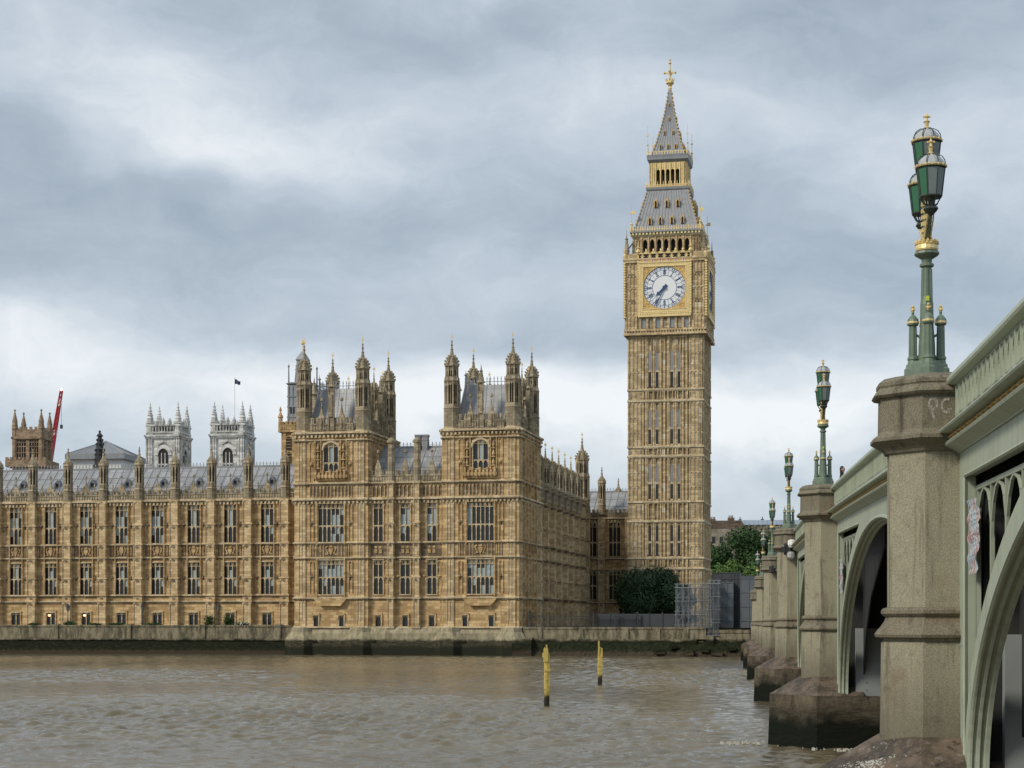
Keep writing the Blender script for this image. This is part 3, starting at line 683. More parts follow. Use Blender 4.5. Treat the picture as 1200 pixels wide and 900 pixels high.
        for s_ in (-.38, .38): mb.ngon(xx+s_, 0, [(33, .1), (38.6, .1), (39.6, .02)], 4)
    mb.M = Matrix(); mb.build('parapet', 'dressed', palace)
    tm = turret_mesh(32.5, 35.9, 39.8, 42.0, 43.7, 45.9, 1.05)
    for k, (tx, ty) in enumerate(((x0+1.15, 1.15), (x1-1.15, 1.15), (x0+1.15, D-1.15), (x1-1.15, D-1.15))):
        if first['t'] is None: first['t'] = tm.build('turret', TM, palace); o = first['t']
        else: o = copy_tree(first['t'], palace)
        o.location = (tx, ty, 0)
    if first['s'] is None: first['s'] = turret_mesh(32.5, 35.5, None, 39.3, 40.6, 42.2, .62).build('small_turret', TM, palace); o = first['s']
    else: o = copy_tree(first['s'], palace)
    o.location = (x0+3.6, D-.9, 0)
    for pos in ((x1-.8, D*.36, 0), (x1-.8, D*.66, 0)):
        o = copy_tree(first['s'], palace); o.location = pos
    # steep roof
    mb = MB(); a0, a1, b0, b1 = x0+1.7, x1-1.7, 2.0, D-2.0
    c0, c1, e0, e1 = x0+2.5, x1-2.5, 4.2, D-4.2
    mb.add([(a0,b0,33.2),(a1,b0,33.2),(a1,b1,33.2),(a0,b1,33.2),(c0,e0,39.6),(c1,e0,39.6),(c1,e1,39.6),(c0,e1,39.6)], [(0,1,5,4),(1,2,6,5),(2,3,7,6),(3,0,4,7),(4,5,6,7)])
    mb.cur = 1
    for A_, B_ in (((a0,b0,33.2),(c0,e0,39.6)), ((a1,b0,33.2),(c1,e0,39.6)), ((a1,b1,33.2),(c1,e1,39.6)), ((a0,b1,33.2),(c0,e1,39.6))): mb.tube(A_, B_, .16, .16, 5)
    for i in range(1, 6):
        q = i/6; mb.tube((a0+(a1-a0)*q, b0, 33.2), (c0+(c1-c0)*q, e0, 39.6), .07, .07, 4); mb.tube((a1, b0+(b1-b0)*q, 33.2), (c1, e0+(e1-e0)*q, 39.6), .07, .07, 4)
    cresting(mb, c0, c1, e0, 39.6, 1.2, .5); cresting(mb, c0, c1, e1, 39.6, 1.2, .5)
    mb.M = T(c1, e0, 0, 90); cresting(mb, 0, e1-e0, 0, 39.6, 1.2, .5); mb.M = T(c0, e0, 0, 90); cresting(mb, 0, e1-e0, 0, 39.6, 1.2, .5); mb.M = Matrix()
    for (xx, yy) in ((c0, e0), (c1, e0), (c1, e1), (c0, e1)): mb.ngon(xx, yy, [(39.4, .2), (41.0, .12), (41.1, .28), (41.4, .05), (41.9, .02)], 6)
    mb.build('pavilion_roof', ['lead', 'leadplain'], palace)
    for k, (za, h_, tr) in enumerate(((16.6, 5.6, [.42]), (8.9, 5.0, [.5]))):
        place_window('pv%d' % k, cx, 0, za, 0, 1 if k == 0 and x0 < -20 else (2 if k == 1 else 0), w_=3.9, h=h_, lights=6, transoms=tr)
    place_window('pa', cx, 0, 27.0, 0, 1, w_=2.2, h=4.1, lights=3, transoms=[.3], arched=True)
    for q in (-2.3, 1.6): place_window('pb', cx+q, 0, 4.15, 0, 0, w_=.7, h=1.65, lights=1, transoms=[])
first = {'t': None, 's': None}
pavilion(-11.4, 0, first); pavilion(-33.9, -22.6, first)

# ---- link between the pavilions
mb = MB(); mb.M = T(0, .6, 0); a, b_ = -22.6, -11.4
wc = [-21.2, -17.1, -13.1]; ops = []
for x in wc: ops += [(x-.68, x+.68, 16.6, 22.2), (x-.68, x+.68, 8.9, 13.9), (x-.38, x+.38, 4.15, 5.8)]
wall_grid(mb, a, b_, 3.9, 25.0, 0, .8, ops); mb.cur = 1; mb.box(a+.02, b_-.02, -.02, .04, 14.45, 16.25); mb.cur = 0; mb.box(a, b_, 1.2, 14, 3.9, 25.0)
for x in wc:
    for s_ in (-1, 1):
        xa, xb = (x+.8, x+1.5) if s_ > 0 else (x-1.5, x-.8)
        if xa < a+.05 or xb > b_-.05: continue
        for za, zb in ((16.8, 19.2), (19.4, 22.1), (9.1, 11.3), (11.5, 13.7)): panel(mb, xa, xb, za, zb, 0, .14, .08)
        mb.ngon((xa+xb)/2, -.1, [(11.2, .1), (11.5, .3), (11.8, .1)], 6)
        mb.cur = 1; mb.box(xa, xb, -.03, .04, 14.6, 16.1); mb.cur = 0
    mb.cur = 1; mb.box(x-.68, x+.68, -.03, .04, 14.6, 16.1); mb.cur = 0
    for dx in (-.35, .35): mb.cbox(x+dx, -.08, 14.9, 15.5, .2, .08); mb.cbox(x+dx, -.08, 15.65, 15.95, .15, .06)
    for i in range(5):
        xa = x-1.5+i*.62
        if a < xa and xa+.6 < b_:
            mb.cur = 1; mb.box(xa+.08, xa+.52, -.02, .04, 23.3, 24.7); mb.cur = 0; panel(mb, xa, xa+.6, 23.2, 24.8, 0, .13, .06)
    mb.box(x-.6, x+.6, -.2, 0, 5.95, 6.15)
    for s_ in (-.55, .55): mb.box(x+s_-.07, x+s_+.07, -.2, 0, 4.2, 6.0)
mb.build('link_wall', ['stone', 'carving', 'buttress'], palace)
for x in (-19.2, -15.3): mb = MB(); mb.M = T(0, .6, 0); buttress(mb, x, .5, 3.9, 25.2, 0, .7, True, (8.35, 11.4, 14.25, 16.45, 19.3, 22.85)); mb.build('buttress', ['buttress', 'carving', 'trim'], palace)
for z in (8.35, 14.25, 16.45, 4.05, 25.2, 22.85):
    mb = MB(); mb.M = T(0, .6, 0); (cornice if z == 22.85 else course)(mb, a, b_, z, .42 if z == 22.85 else .28)
    for x in (-19.2, -15.3): mb.box(x-.65, x+.65, -.9, 0, z-.15, z+.15)
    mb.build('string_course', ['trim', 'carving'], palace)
mb = MB(); mb.M = T(0, .6, 0); parapet(mb, a, b_, 25.4, 27.0, 0, .8)
for x in wc:
    mb.prism_xz([(x-.55, 26), (x+.55, 26), (x+.4, 27.6), (x, 28.8), (x-.4, 27.6)], -.15, .2); mb.ngon(x, 0, [(28.6, .05), (29.5, .05), (29.6, .25), (29.9, .2), (30.1, .02)], 6)
for x in (-19.2, -15.3): mb.ngon(x, -.1, [(25.2, .55), (30.9, .5), (31, .68), (31.3, .68), (31.7, .3), (31.8, .1)], 8)
mb.build('parapet', 'dressed', palace)
roof(-22.6, -11.4, 1.6, 13, 26, 31.0)
for x in (-16.85, -15.75): mb = MB(); mb.cbox(x, 7.05, 29, 32.6, .4, .5); mb.cbox(x, 7.05, 32.5, 32.8, .47, .58); mb.cbox(x, 7.05, 31.9, 32.05, .44, .54); mb.build('chimney', 'leadplain', palace)
for k, x in enumerate(wc):
    place_window('mu', x, .6, 16.6, 0, [0, 2, 2][k], w_=1.36, h=5.6, lights=2, transoms=[.42])
    place_window('ml', x, .6, 8.9, 0, 0, w_=1.36, h=5.0, lights=2, transoms=[.5]); place_window('mb', x, .6, 4.15, 0, 0, w_=.76, h=1.65, lights=1, transoms=[])

# ---- north wing running back from the pavilion
WX = -1.0; WL = 48.5; FM = T(WX, 16, 0, 90)
py = [.5+5.65*k for k in range(8)]
mb = MB(); mb.M = FM; ops = []
for i in range(8):
    c0 = py[i]+2.82; ops += [(c0-.9, c0+.9, 16.6, 22.0), (c0-.9, c0+.9, 8.9, 13.9)]
wall_grid(mb, 0, WL, 3.9, 25.3, 0, .7, ops)
for i in range(8):
    c0 = py[i]+2.82
    for s_ in (-1, 1):
        xa, xb = (c0+1.0, c0+1.85) if s_ > 0 else (c0-1.85, c0-1.0)
        for za, zb in ((16.8, 22.2), (9.1, 13.7), (23.2, 25.0)): panel(mb, xa, xb, za, zb, 0, .2, .12)
        mb.box(c0+s_*1.9-.18, c0+s_*1.9+.18, -.5, 0, 4, 25.3)
        mb.cur = 1; mb.box(xa, xb, -.03, .05, 14.6, 16.1); mb.cur = 0
    mb.cur = 1; mb.box(c0-.9, c0+.9, -.03, .05, 14.6, 16.1); mb.cur = 0
mb.M = Matrix(); mb.box(-11.4, WX-.8, 16, 16+WL, 3.9, 25.0)
mb.build('wing_wall', ['stone', 'carving', 'buttress'], palace)
for y_ in py+[44.5]: mb = MB(); mb.M = FM; buttress(mb, y_, .75, 3.9, 25.6, 0, 1.0, True, (8.35, 11.4, 14.25, 16.45, 19.3, 22.85)); mb.build('buttress', ['buttress', 'carving', 'trim'], palace)
for z in (8.35, 14.25, 16.45, 4.05, 25.2, 22.85):
    mb = MB(); mb.M = FM; (cornice if z == 22.85 else course)(mb, 0, WL, z, .5 if z == 22.85 else .35)
    for y_ in py: mb.cur = 1; mb.box(y_-.95, y_+.95, -1.2, 0, z-.16, z+.16); mb.cur = 0
    mb.build('string_course', ['dressed', 'carving'], palace)
mb = MB(); mb.M = FM; parapet(mb, 0, WL, 25.3, 27.0, 0, .9)
for i in range(7):
    c0 = py[i]+2.82; mb.prism_xz([(c0-.8, 26.5), (c0+.8, 26.5), (c0+.5, 27.9), (c0, 29.2), (c0-.5, 27.9)], -.1, .2)
mb.build('parapet', 'dressed', palace)
tw = turret_mesh(23.4, 25.9, None, 29.2, 30.3, 32.0, .85)
ft = None
for k, y_ in enumerate(py[:7]):
    if ft is None: ft = tw.build('wing_turret', TM, palace); o = ft
    else: o = copy_tree(ft, palace)
    o.location = (WX+.55, 16+y_, 0)
big = turret_mesh(22.9, 26.2, 30.3, 33.2, 35.0, 37.3, 1.25).build('turret', TM, palace); big.location = (WX+.2, 16+42, 0)
for i in range(7):
    c0 = 16+py[i]+2.82
    place_window('wu', WX, c0, 16.6, 90, 0, w_=1.8, h=5.4, lights=3, transoms=[.42]); place_window('wl', WX, c0, 8.9, 90, 0, w_=1.8, h=5.0, lights=3, transoms=[.5])
roof(0, 47, -4.9, 4.9, 25.5, 28.3, Mx=T(-6.5, 17, 0, 90), cr=False)

# ---- cross wing joining the clock tower
mb = MB(); EY = 64.5; FM = T(0, EY, 0); mb.M = FM
wcs = [(-.05, .75), (4.0, 1.0)]
ops = [(x-hw, x+hw, za, zb) for x, hw in wcs for za, zb in ((16.6, 22.6), (8.9, 13.9))]
wall_grid(mb, -6, 8.6, 3.9, 23.4, 0, .8, ops); mb.box(-6, 8.6, 1.4, 12, 3.9, 23.4)
for x0_, x1_ in ((2.4, 2.95), (5.05, 5.8), (7.3, 8.1)):
    for za, zb in ((16.8, 19.5), (19.7, 22.6), (9.1, 13.7)): panel(mb, x0_, x1_, za, zb, 0, .14, .08)
arms(mb, 3.0, 5.0, 14.5, 16.0, 0)
mb.build('cross_wing_wall', ['stone', 'carving', 'buttress'], palace)
for x in (1.7, 6.6): mb = MB(); mb.M = FM; buttress(mb, x, .62, 3.9, 23.6, 0, .8, True, (8.35, 14.25, 16.0, 19)); mb.build('buttress', ['buttress', 'carving', 'trim'], palace)
for z in (8.35, 14.25, 16.2, 4.05, 23.4):
    mb = MB(); mb.M = FM; (cornice if z > 23 else course)(mb, -1, 8.6, z, .45 if z > 23 else .28); mb.build('string_course', ['trim', 'carving'], palace)
mb = MB(); mb.M = FM; parapet(mb, -1, 8.6, 23.7, 25.0, 0, .8); mb.build('parapet', 'dressed', palace)
for x, hw in wcs:
    place_window('xu%s' % hw, x, EY, 16.6, 0, 0, w_=hw*2, h=6.0, lights=3 if hw > .8 else 2, transoms=[.42])
    place_window('xl%s' % hw, x, EY, 8.9, 0, 0, w_=hw*2, h=5.0, lights=3 if hw > .8 else 2, transoms=[.5])
o = copy_tree(p0, palace); o.location = (1.7, EY-.2, 0); o.scale = (1, 1, 1.02)
o = copy_tree(p0, palace); o.location = (3.6, EY+7, -.8)
roof(-4, 9, EY+.6, EY+12.4, 24.2, 28.6)

# ---- plinth down to the river
mb = MB()
mb.box(-34.3, .3, -.45, 3, -1.5, 3.2); mb.add([(-34.3,-.45,3.2),(.3,-.45,3.2),(.3,-.05,4.0),(-34.3,-.05,4.0),(-34.3,3,3.2),(.3,3,3.2),(.3,3,4.0),(-34.3,3,4.0)], [(0,1,2,3),(3,2,6,7),(0,3,7,4),(1,5,6,2)])
for cx in (-32.75, -23.75, -10.25, -1.15):
    mb.ngon(cx, .3, [(-1.5, 2.6), (2.2, 2.6), (2.4, 2.5), (3.4, 1.75), (4.02, 1.6)], 8)
mb.box(-35, .6, -1.1, 0, -1.5, 1.7)
mb.build('plinth', 'plinth', palace)

# ================================================================== CLOCK TOWER
TC = (27.55, 309.5)
tower = empty('clock_tower', (*TC, 0), -PA, 'tall golden clock tower with gilded dial and pointed grey spire', 'clock tower')
H = 6.4
def faces(): return [T(0, 0, 0, k*90) for k in range(4)]
mb = MB(); mb.sq(0, 0, [(3.5, H-.35), (54.0, H-.35)])
strings = [54.1, 44.6, 42.7, 34.8, 33.2, 25.4, 22.1, 15.8, 14.0]
segs = [(44.8, 53.8), (34.9, 42.5), (25.6, 33.0), (16.0, 21.9), (4.0, 13.8)]
bands = [(42.8, 44.4), (33.4, 34.6), (22.3, 25.2), (14.1, 15.6)]
LX = [-2.72, -1.45, 1.05, 2.3]
for Fm in faces():
    mb.M = Fm
    for s_ in (-1, 1):
        cx = s_*(H-1.15); mb.box(cx-1.15, cx+1.15, -H, -H+.5, 3.5, 54.0)
    for x in (-3.9, -3.35, -2.05, -.85, -.2, .45, 1.7, 2.95, 3.6, 4.2): mb.box(x-.13, x+.13, -H+.02, -H+.5, 3.6, 53.9)
    for za, zb in segs:
        for x0_, x1_ in ((-5.1, -3.9), (-3.9, -3.35), (-.85, -.2), (-.2, .45), (2.95, 3.6), (3.6, 4.2)):
            zz = [za, za+(zb-za)*.5, zb]
            for q0, q1 in zip(zz, zz[1:]): panel(mb, x0_+.1, x1_-.1, q0+.1, q1-.1, -H+.33, .2, .06)
        for s_ in (-1, 1):
            for j in range(3):
                xa = s_*(H-1.15)-1.05+j*.7; zz = [za, za+(zb-za)*.33, za+(zb-za)*.67, zb]
                for q0, q1 in zip(zz, zz[1:]): panel(mb, xa, xa+.66, q0+.08, q1-.12, -H, .10, .07)
        for x in LX: mb.box(x-.42, x-.26, -H+.1, -H+.4, za+.3, zb-.1); mb.box(x+.26, x+.42, -H+.1, -H+.4, za+.3, zb-.1); mb.cur = 1; mb.box(x-.26, x+.26, -H+.3, -H+.37, zb-1.5, zb-.3); mb.cur = 0
    for za, zb in bands:
        for i in range(15):
            x = -5.9+i*.843; mb.cur = 1; mb.box(x-.16, x+.16, -H+.28 if abs(x) < 4 else -H-.03, -H+.4, za+.3, zb-.3); mb.cur = 0
            mb.box(x+.3, x+.46, -H-.02, -H+.4, za, zb)
    # corbelled arcade head under the clock stage
    for i in range(9):
        x = -4.0+i; head(mb, x-.42, x+.42, 53.7, .9, -H+.02, -H+.4); mb.box(x-.5, x-.4, -H-.05, -H+.4, 51, 53.8)
    mb.M = Matrix()
mb.build('shaft', ['tower', 'dressed', 'towertrim'], tower)
for z in strings:
    mb = MB()
    for (a_, b_, h_) in ((-.12, .12, H+.12), (-.26, -.12, H+.04), (.12, .22, H+.02)): mb.sq(0, 0, [(z+a_, h_), (z+b_, h_)])
    for sx in (-1, 1):
        for sy in (-1, 1): mb.cbox(sx*(H-1.15), sy*(H-1.15), z-.15, z+.15, 1.15+.2)
    mb.build('string_course', 'towertrim', tower)
# lancets
lz = [(44.9, 51.3), (35.3, 41.2), (25.9, 31.9), (16.1, 21.5)]
for fi in range(4):
    for za, zb in lz:
        for x in LX:
            m_ = MB(); m_.M = T(0, 0, 0, fi*90); zz = (za+zb)/2-.3
            m_.cur = 0; m_.box(x-.2, x+.2, -H+.2, -H+.345, za, zz-.15); m_.cur = 2; m_.box(x-.2, x+.2, -H+.2, -H+.345, zz+.15, zb)
            m_.cur = 1; m_.box(x-.26, x+.26, -H+.14, -H+.345, za-.2, za); m_.box(x-.26, x+.26, -H+.14, -H+.345, zz-.15, zz+.15); head(m_, x-.2, x+.2, zb+.02, .4, -H+.14, -H+.3)
            m_.build('lancet_window', ['glass' if zb < 22 or zb > 50 else 'iron', 'towertrim', 'leadplain' if zb > 22 else 'glass'], tower)
m_ = MB(); m_.box(1.6, 2.0, -H+.18, -H+.345, 10.5, 13.2); m_.build('lancet_window', 'glass', tower)
# clock stage
HC = 6.85; PMI = None
mb = MB(); mb.sq(0, 0, [(54.3, H), (54.9, HC-.15), (66.6, HC-.15)])
for Fm in faces():
    mb.M = Fm
    for s_ in (-1, 1):
        cx = s_*5.75
        mb.box(cx-.95, cx+.95, -HC, -HC+.4, 54.6, 66.5)
        for j in range(3):
            for q0, q1 in ((55, 57.1), (57.5, 59.6), (59.9, 61.9), (62.2, 64.1), (64.4, 66.2)): panel(mb, cx-.9+j*.62, cx-.9+j*.62+.58, q0, q1, -HC, .10, .07)
        for q in (59.7, 64.2): mb.cur = 1; mb.box(cx-.6, cx+.6, -HC-.05, -HC, q-.4, q+.3); mb.cur = 0
    for i in range(7):      # little arcade below the dial
        x = -3.9+i*1.22+.24; mb.cur = 2 if i % 2 == 0 else 3; mb.box(x-.4, x+.4, -HC+.06, -HC+.14, 55.1, 56.7); mb.cur = 0
        head(mb, x-.42, x+.42, 56.9, .55, -HC-.1, -HC+.14); mb.box(x-.61, x-.42, -HC-.16, -HC+.14, 54.9, 56.95)
        mb.box(x+.42, x+.61, -HC-.16, -HC+.14, 54.9, 56.95)
    mb.box(-HC-.1, HC+.1, -HC-.22, -HC, 54.6, 54.95); mb.box(-HC-.18, HC+.18, -HC-.3, -HC, 53.9, 54.3)
    for i in range(28): mb.box(-HC+.1+i*.49, -HC+.3+i*.49, -HC-.18, -HC, 54.3, 54.62)
    mb.box(-HC-.1, HC+.1, -HC-.3, -HC+.3, 66.3, 66.7); mb.box(-HC-.2, HC+.2, -HC-.42, -HC+.3, 66.7, 67.0)
    for s_ in (-1, 1): mb.box(s_*5.7-.9, s_*5.7+.9, -HC-.2, -HC+.1, 67.0, 67.9)
    mb.M = Matrix()
mb.build('clock_stage', ['tower', 'carving', 'leadplain', 'dressed'], tower)
# dial surrounds and dials
CZ = 61.9; CX = -.1
for fi in range(4):
    mb = MB(); mb.M = T(0, 0, 0, fi*90) @ T(CX, -HC-.14, 0)
    for (a_, b_, c_, d_) in ((-4.35, -3.75, 57.5, 66.1), (3.75, 4.35, 57.5, 66.1), (-3.75, 3.75, 57.5, 58.1), (-3.75, 3.75, 65.6, 66.1)): mb.box(a_, b_, -.2, .15, c_, d_)
    for x in (-4.5, 4.5):
        for i in range(20): mb.ngon(x, -.1, [(57.3+i*.46, .05), (57.3+i*.46+.2, .2), (57.3+i*.46+.4, .05)], 6)
        mb.cbox(x, -.02, 57.2, 67.8, .13, .18); mb.ngon(x, -.1, [(67.6, .2), (68.1, .45), (68.6, .2), (68.8, .42), (69.1, .1), (70, .02)], 6)
    mb.box(-4.5, 4.5, -.35, .1, 56.95, 57.35)
    for i in range(22): mb.cbox(-4.3+i*.41, -.2, 57.3, 57.55, .12, .1)
    # square plate with a round hole
    n = 48; r0 = 3.62; ring = []; sqp = []
    for i in range(n):
        a_ = 2*math.pi*i/n; ca, sa = math.cos(a_), math.sin(a_); k = 3.78/max(abs(ca), abs(sa)); mb.cur = 1; ring.append((r0*ca, CZ+r0*sa)); sqp.append((k*ca, CZ+k*sa))
    for i in range(n):
        j = (i+1) % n; mb.add([(ring[i][0], -.1, ring[i][1]), (ring[j][0], -.1, ring[j][1]), (sqp[j][0], -.1, sqp[j][1]), (sqp[i][0], -.1, sqp[i][1])], [(0,1,2,3)])
        mb.add([(ring[i][0], -.1, ring[i][1]), (ring[j][0], -.1, ring[j][1]), (ring[j][0], .1, ring[j][1]), (ring[i][0], .1, ring[i][1])], [(0,1,2,3)])
    mb.cur = 1
    for sx in (-1, 1):
        for sz in (-1, 1):
            x, z = sx*3.05, CZ+sz*3.05
            for k in range(8):
                a_ = k*math.pi/4; mb.tube((x+.22*math.cos(a_), -.13, z+.22*math.sin(a_)), (x+.5*math.cos(a_), -.13, z+.5*math.sin(a_)), .05, .09, 5)
    mb.cur = 0
    for q, w2 in ((3.66, .07), (4.12, .05)):
        mb.box(-q-w2, -q+w2, -.24, -.1, CZ-q, CZ+q); mb.box(q-w2, q+w2, -.24, -.1, CZ-q, CZ+q); mb.box(-q, q, -.24, -.1, CZ-q-w2, CZ-q+w2); mb.box(-q, q, -.24, -.1, CZ+q-w2, CZ+q+w2)
    for i in range(18):
        for q in (-3.93, 3.93): mb.cbox(q, -.21, CZ-3.75+i*.43, CZ-3.55+i*.43, .06, .03)
    n2_ = 40
    for i in range(n2_): a_ = 2*math.pi*i/n2_; mb.cbox(3.72*math.cos(a_), -.14, CZ+3.72*math.sin(a_)-.04, CZ+3.72*math.sin(a_)+.04, .04, .03)
    mb.cur = 0
    # gilt parapet above
    mb.box(-4.4, 4.4, -.3, .1, 66.15, 66.35); mb.box(-4.4, 4.4, -.3, .1, 67.7, 67.85)
    for i in range(7):
        x = -3.75+i*1.25; head(mb, x-.55, x+.55, 68.05, .5, -.28, -.1)
        for k in range(6):
            a_ = k*math.pi/3; mb.tube((x, -.2, 67.3), (x+.36*math.cos(a_), -.2, 67.3+.33*math.sin(a_)), .05, .08, 4)
        mb.ngon(x+.62, -.2, [(67.7, .14), (68.3, .2), (68.6, .04)], 4)
        mb.box(x-.04, x+.04, -.25, -.1, 66.9, 67.7)
    mb.cur = 2; mb.box(-4.3, 4.3, -.1, .05, 66.9, 67.7); mb.cur = 1; mb.box(-4.3, 4.3, -.22, .05, 66.35, 66.85)
    for i in range(6):
        x = -3.3+i*1.32; mb.cur = 3; mb.box(x-.3, x+.3, -.27, -.2, 66.38, 66.84); mb.cur = 4; mb.box(x-.05, x+.05, -.29, -.26, 66.38, 66.84); mb.box(x-.3, x+.3, -.285, -.26, 66.57, 66.65)
    mb.build('dial_surround', ['gold', 'golddull', 'belldark', 'shield', 'red'], tower)
    # dial
    mb = MB(); mb.M = T(0, 0, 0, fi*90) @ T(CX, -HC-.12, 0); n = 64
    mb.add([(0, 0, CZ)]+[(3.64*math.cos(2*math.pi*i/n), 0, CZ+3.64*math.sin(2*math.pi*i/n)) for i in range(n)], [(0, 1+i, 1+(i+1) % n) for i in range(n)])
    dial = mb.build('clock_face', 'dial', tower)
    mb = MB(); mb.M = T(0, 0, 0, fi*90) @ T(CX, -HC-.16, 0)
    def ring_(r1, r2, a0=0, a1=2*math.pi, n=64):
        for i in range(n):
            t0 = a0+(a1-a0)*i/n; t1 = a0+(a1-a0)*(i+1)/n
            mb.add([(r*math.sin(t_), y_, CZ+r*math.cos(t_)) for y_ in (0, .05) for (r, t_) in ((r1, t0), (r2, t0), (r2, t1), (r1, t1))], [(0,1,2,3),(7,6,5,4),(0,3,7,4),(1,5,6,2)])
    ring_(3.53, 3.62); ring_(3.02, 3.06); ring_(2.04, 2.10)
    for i in range(60):
        t0 = 2*math.pi*i/60; ring_(3.28, 3.33, t0, t0+2*math.pi/60*.72, 2)
        if i % 2 == 0: ring_(3.09, 3.5, t0-.012, t0+.012, 1)
    def stroke(r1, x1, r2, x2, t_, w_=.03):
        ux, uz = math.sin(t_), math.cos(t_); tx, tz = math.cos(t_), -math.sin(t_)
        a_ = (r1*ux+x1*tx, .02, CZ+r1*uz+x1*tz); b2 = (r2*ux+x2*tx, .02, CZ+r2*uz+x2*tz); mb.tube(a_, b2, w_, w_, 4)
    for h_, s_ in enumerate(('XII','I','II','III','IIII','V','VI','VII','VIII','IX','X','XI')):
        t_ = 2*math.pi*h_/12; wd = {'I': .15, 'V': .3, 'X': .3}; tot = sum(wd[c] for c in s_); x = -tot/2
        for c in s_:
            q = wd[c]
            if c == 'I': stroke(2.3, x+q/2, 2.95, x+q/2, t_, .045)
            elif c == 'V': stroke(2.3, x+q/2, 2.95, x+.03, t_, .045); stroke(2.3, x+q/2, 2.95, x+q-.03, t_)
            else: stroke(2.3, x+.03, 2.95, x+q-.03, t_, .045); stroke(2.3, x+q-.03, 2.95, x+.03, t_)
            x += q
        stroke(2.12, 0, 3.05, 0, t_+math.pi/12, .022)
        stroke(2.95, -.3, 2.95, .3, t_, .03); stroke(2.3, -.25, 2.3, .25, t_, .03)
        stroke(2.1, 0, 3.55, 0, t_, .05)
    mb.build('numeral_ring', 'dialblue', dial)
    for nm, ang, Lh, w_ in (('hour_hand', 227, 2.0, .24), ('minute_hand', 205, 3.35, .12)):
        mb = MB(); mb.M = T(0, 0, 0, fi*90) @ T(CX, -HC-.26 if nm[0] == 'h' else -HC-.34, 0)
        t_ = R(ang); ux, uz = math.sin(t_), math.cos(t_); tx, tz = uz, -ux
        pts = [(-.6, w_*.9), (-.1, w_*.8), (Lh*.6, w_*.55), (Lh*.68, w_*(1.6 if nm[0] == 'h' else .5)), (Lh*.8, w_*.7), (Lh, .02)]
        poly = [(r*ux+x*tx, CZ+r*uz+x*tz) for r, x in pts]+[(r*ux-x*tx, CZ+r*uz-x*tz) for r, x in reversed(pts)]
        mb.prism_xz(poly, 0, .06)
        mb.M = mb.M @ Matrix.Translation((0, 0, CZ)) @ Matrix.Rotation(R(90), 4, 'X'); mb.ngon(0, 0, [(-.02, .32), (.08, .32)], 16)
        mb.build(nm, 'dialblue', dial)
# corner buttress pinnacles of the clock stage
for k in range(4):
    mb = MB(); mb.M = T(0, 0, 0, k*90)
    mb.ngon(-HC+.2, -HC+.2, [(66.9, .5), (68.4, .5), (68.5, .6), (68.6, .45), (70.4, .2), (70.5, .35), (70.7, .1), (72.2, .03)], 8)
    mb.tube((-HC+.2, -HC+.2, 68.4), (-5.6, -5.6, 70.2), .14, .12, 4)
    mb.cur = 1
    for q in (-HC-.12,):
        mb.cbox(q, q, 56.8, 66.6, .1)
        for i in range(21): mb.cbox(q, q, 56.9+i*.46, 57.15+i*.46, .2)
    mb.ngon(-HC, -HC, [(67.0, .4), (67.6, .5), (68.0, .2), (68.4, .3), (68.9, .03)], 6)
    mb.build('corner_pinnacle', ['dressed', 'gold'], tower)
# belfry
HB = 5.7; mb = MB(); mb.sq(0, 0, [(66.4, HB-1.2), (71, HB-1.2)]); mb.cur = 1; mb.sq(0, 0, [(66.9, HB-1.0), (70.8, HB-1.0)]); mb.cur = 0
for Fm in faces():
    mb.M = Fm
    for s_ in (-1, 1): mb.box(s_*4.95-.75, s_*4.95+.75, -HB, -HB+1.2, 66.4, 71.0); [panel(mb, s_*4.95-.7+j*.48, s_*4.95-.7+j*.48+.44, 67.2, 70.4, -HB, .1, .06) for j in range(3)]
    for i in range(8): x = -4.2+i*1.2; mb.box(x-.2, x+.2, -HB, -HB+.8, 66.4, 70.9); mb.box(x-.08, x+.08, -HB-.15, -HB, 66.4, 70.9)
    for i in range(7): x = -3.6+i*1.2; head(mb, x-.42, x+.42, 70.55, 1.0, -HB+.05, -HB+.7); mb.box(x-.4, x+.4, -HB+.05, -HB+.7, 70.5, 70.95)
    mb.M = Matrix()
mb.build('belfry', ['tower', 'belldark'], tower)
mb = MB()
mb.sq(0, 0, [(70.9, HB+.1), (71.2, HB+.35)]); mb.cur = 1; mb.sq(0, 0, [(71.2, HB+.3), (71.65, HB+.3)]); mb.cur = 2
mb.sq(0, 0, [(71.65, HB+.5), (71.9, HB+.5)]); mb.cur = 3
for Fm in faces():
    mb.M = Fm
    for i in range(20): mb.box(-5.8+i*.6, -5.5+i*.6, -HB-.42, -HB-.25, 71.25, 71.6)
    for i in range(30): x = -6.0+i*.414; mb.ngon(x, -HB-.4, [(71.9, .09), (72.4, .09), (72.75, .02)], 4)
    mb.box(-6.1, 6.1, -HB-.45, -HB-.38, 72.1, 72.2)
    mb.M = Matrix()
mb.build('belfry_cornice', ['towertrim', 'lampgreen', 'leadplain', 'gold'], tower)
for sx in (-1, 1):
    for sy in (-1, 1):
        m_ = MB(); x, y_ = sx*5.9, sy*5.9
        m_.ngon(x, y_, [(71.8, .22), (73.0, .18), (73.1, .3), (73.4, .1)], 6); m_.tube((x, y_, 73.3), (x, y_, 76.6), .06, .04, 5); m_.box(x, x+.6, y_-.03, y_+.03, 74.9, 75.5); m_.cbox(x, y_, 75.0, 75.2, .3, .04)
        m_.build('gilt_vane', 'gold', tower)
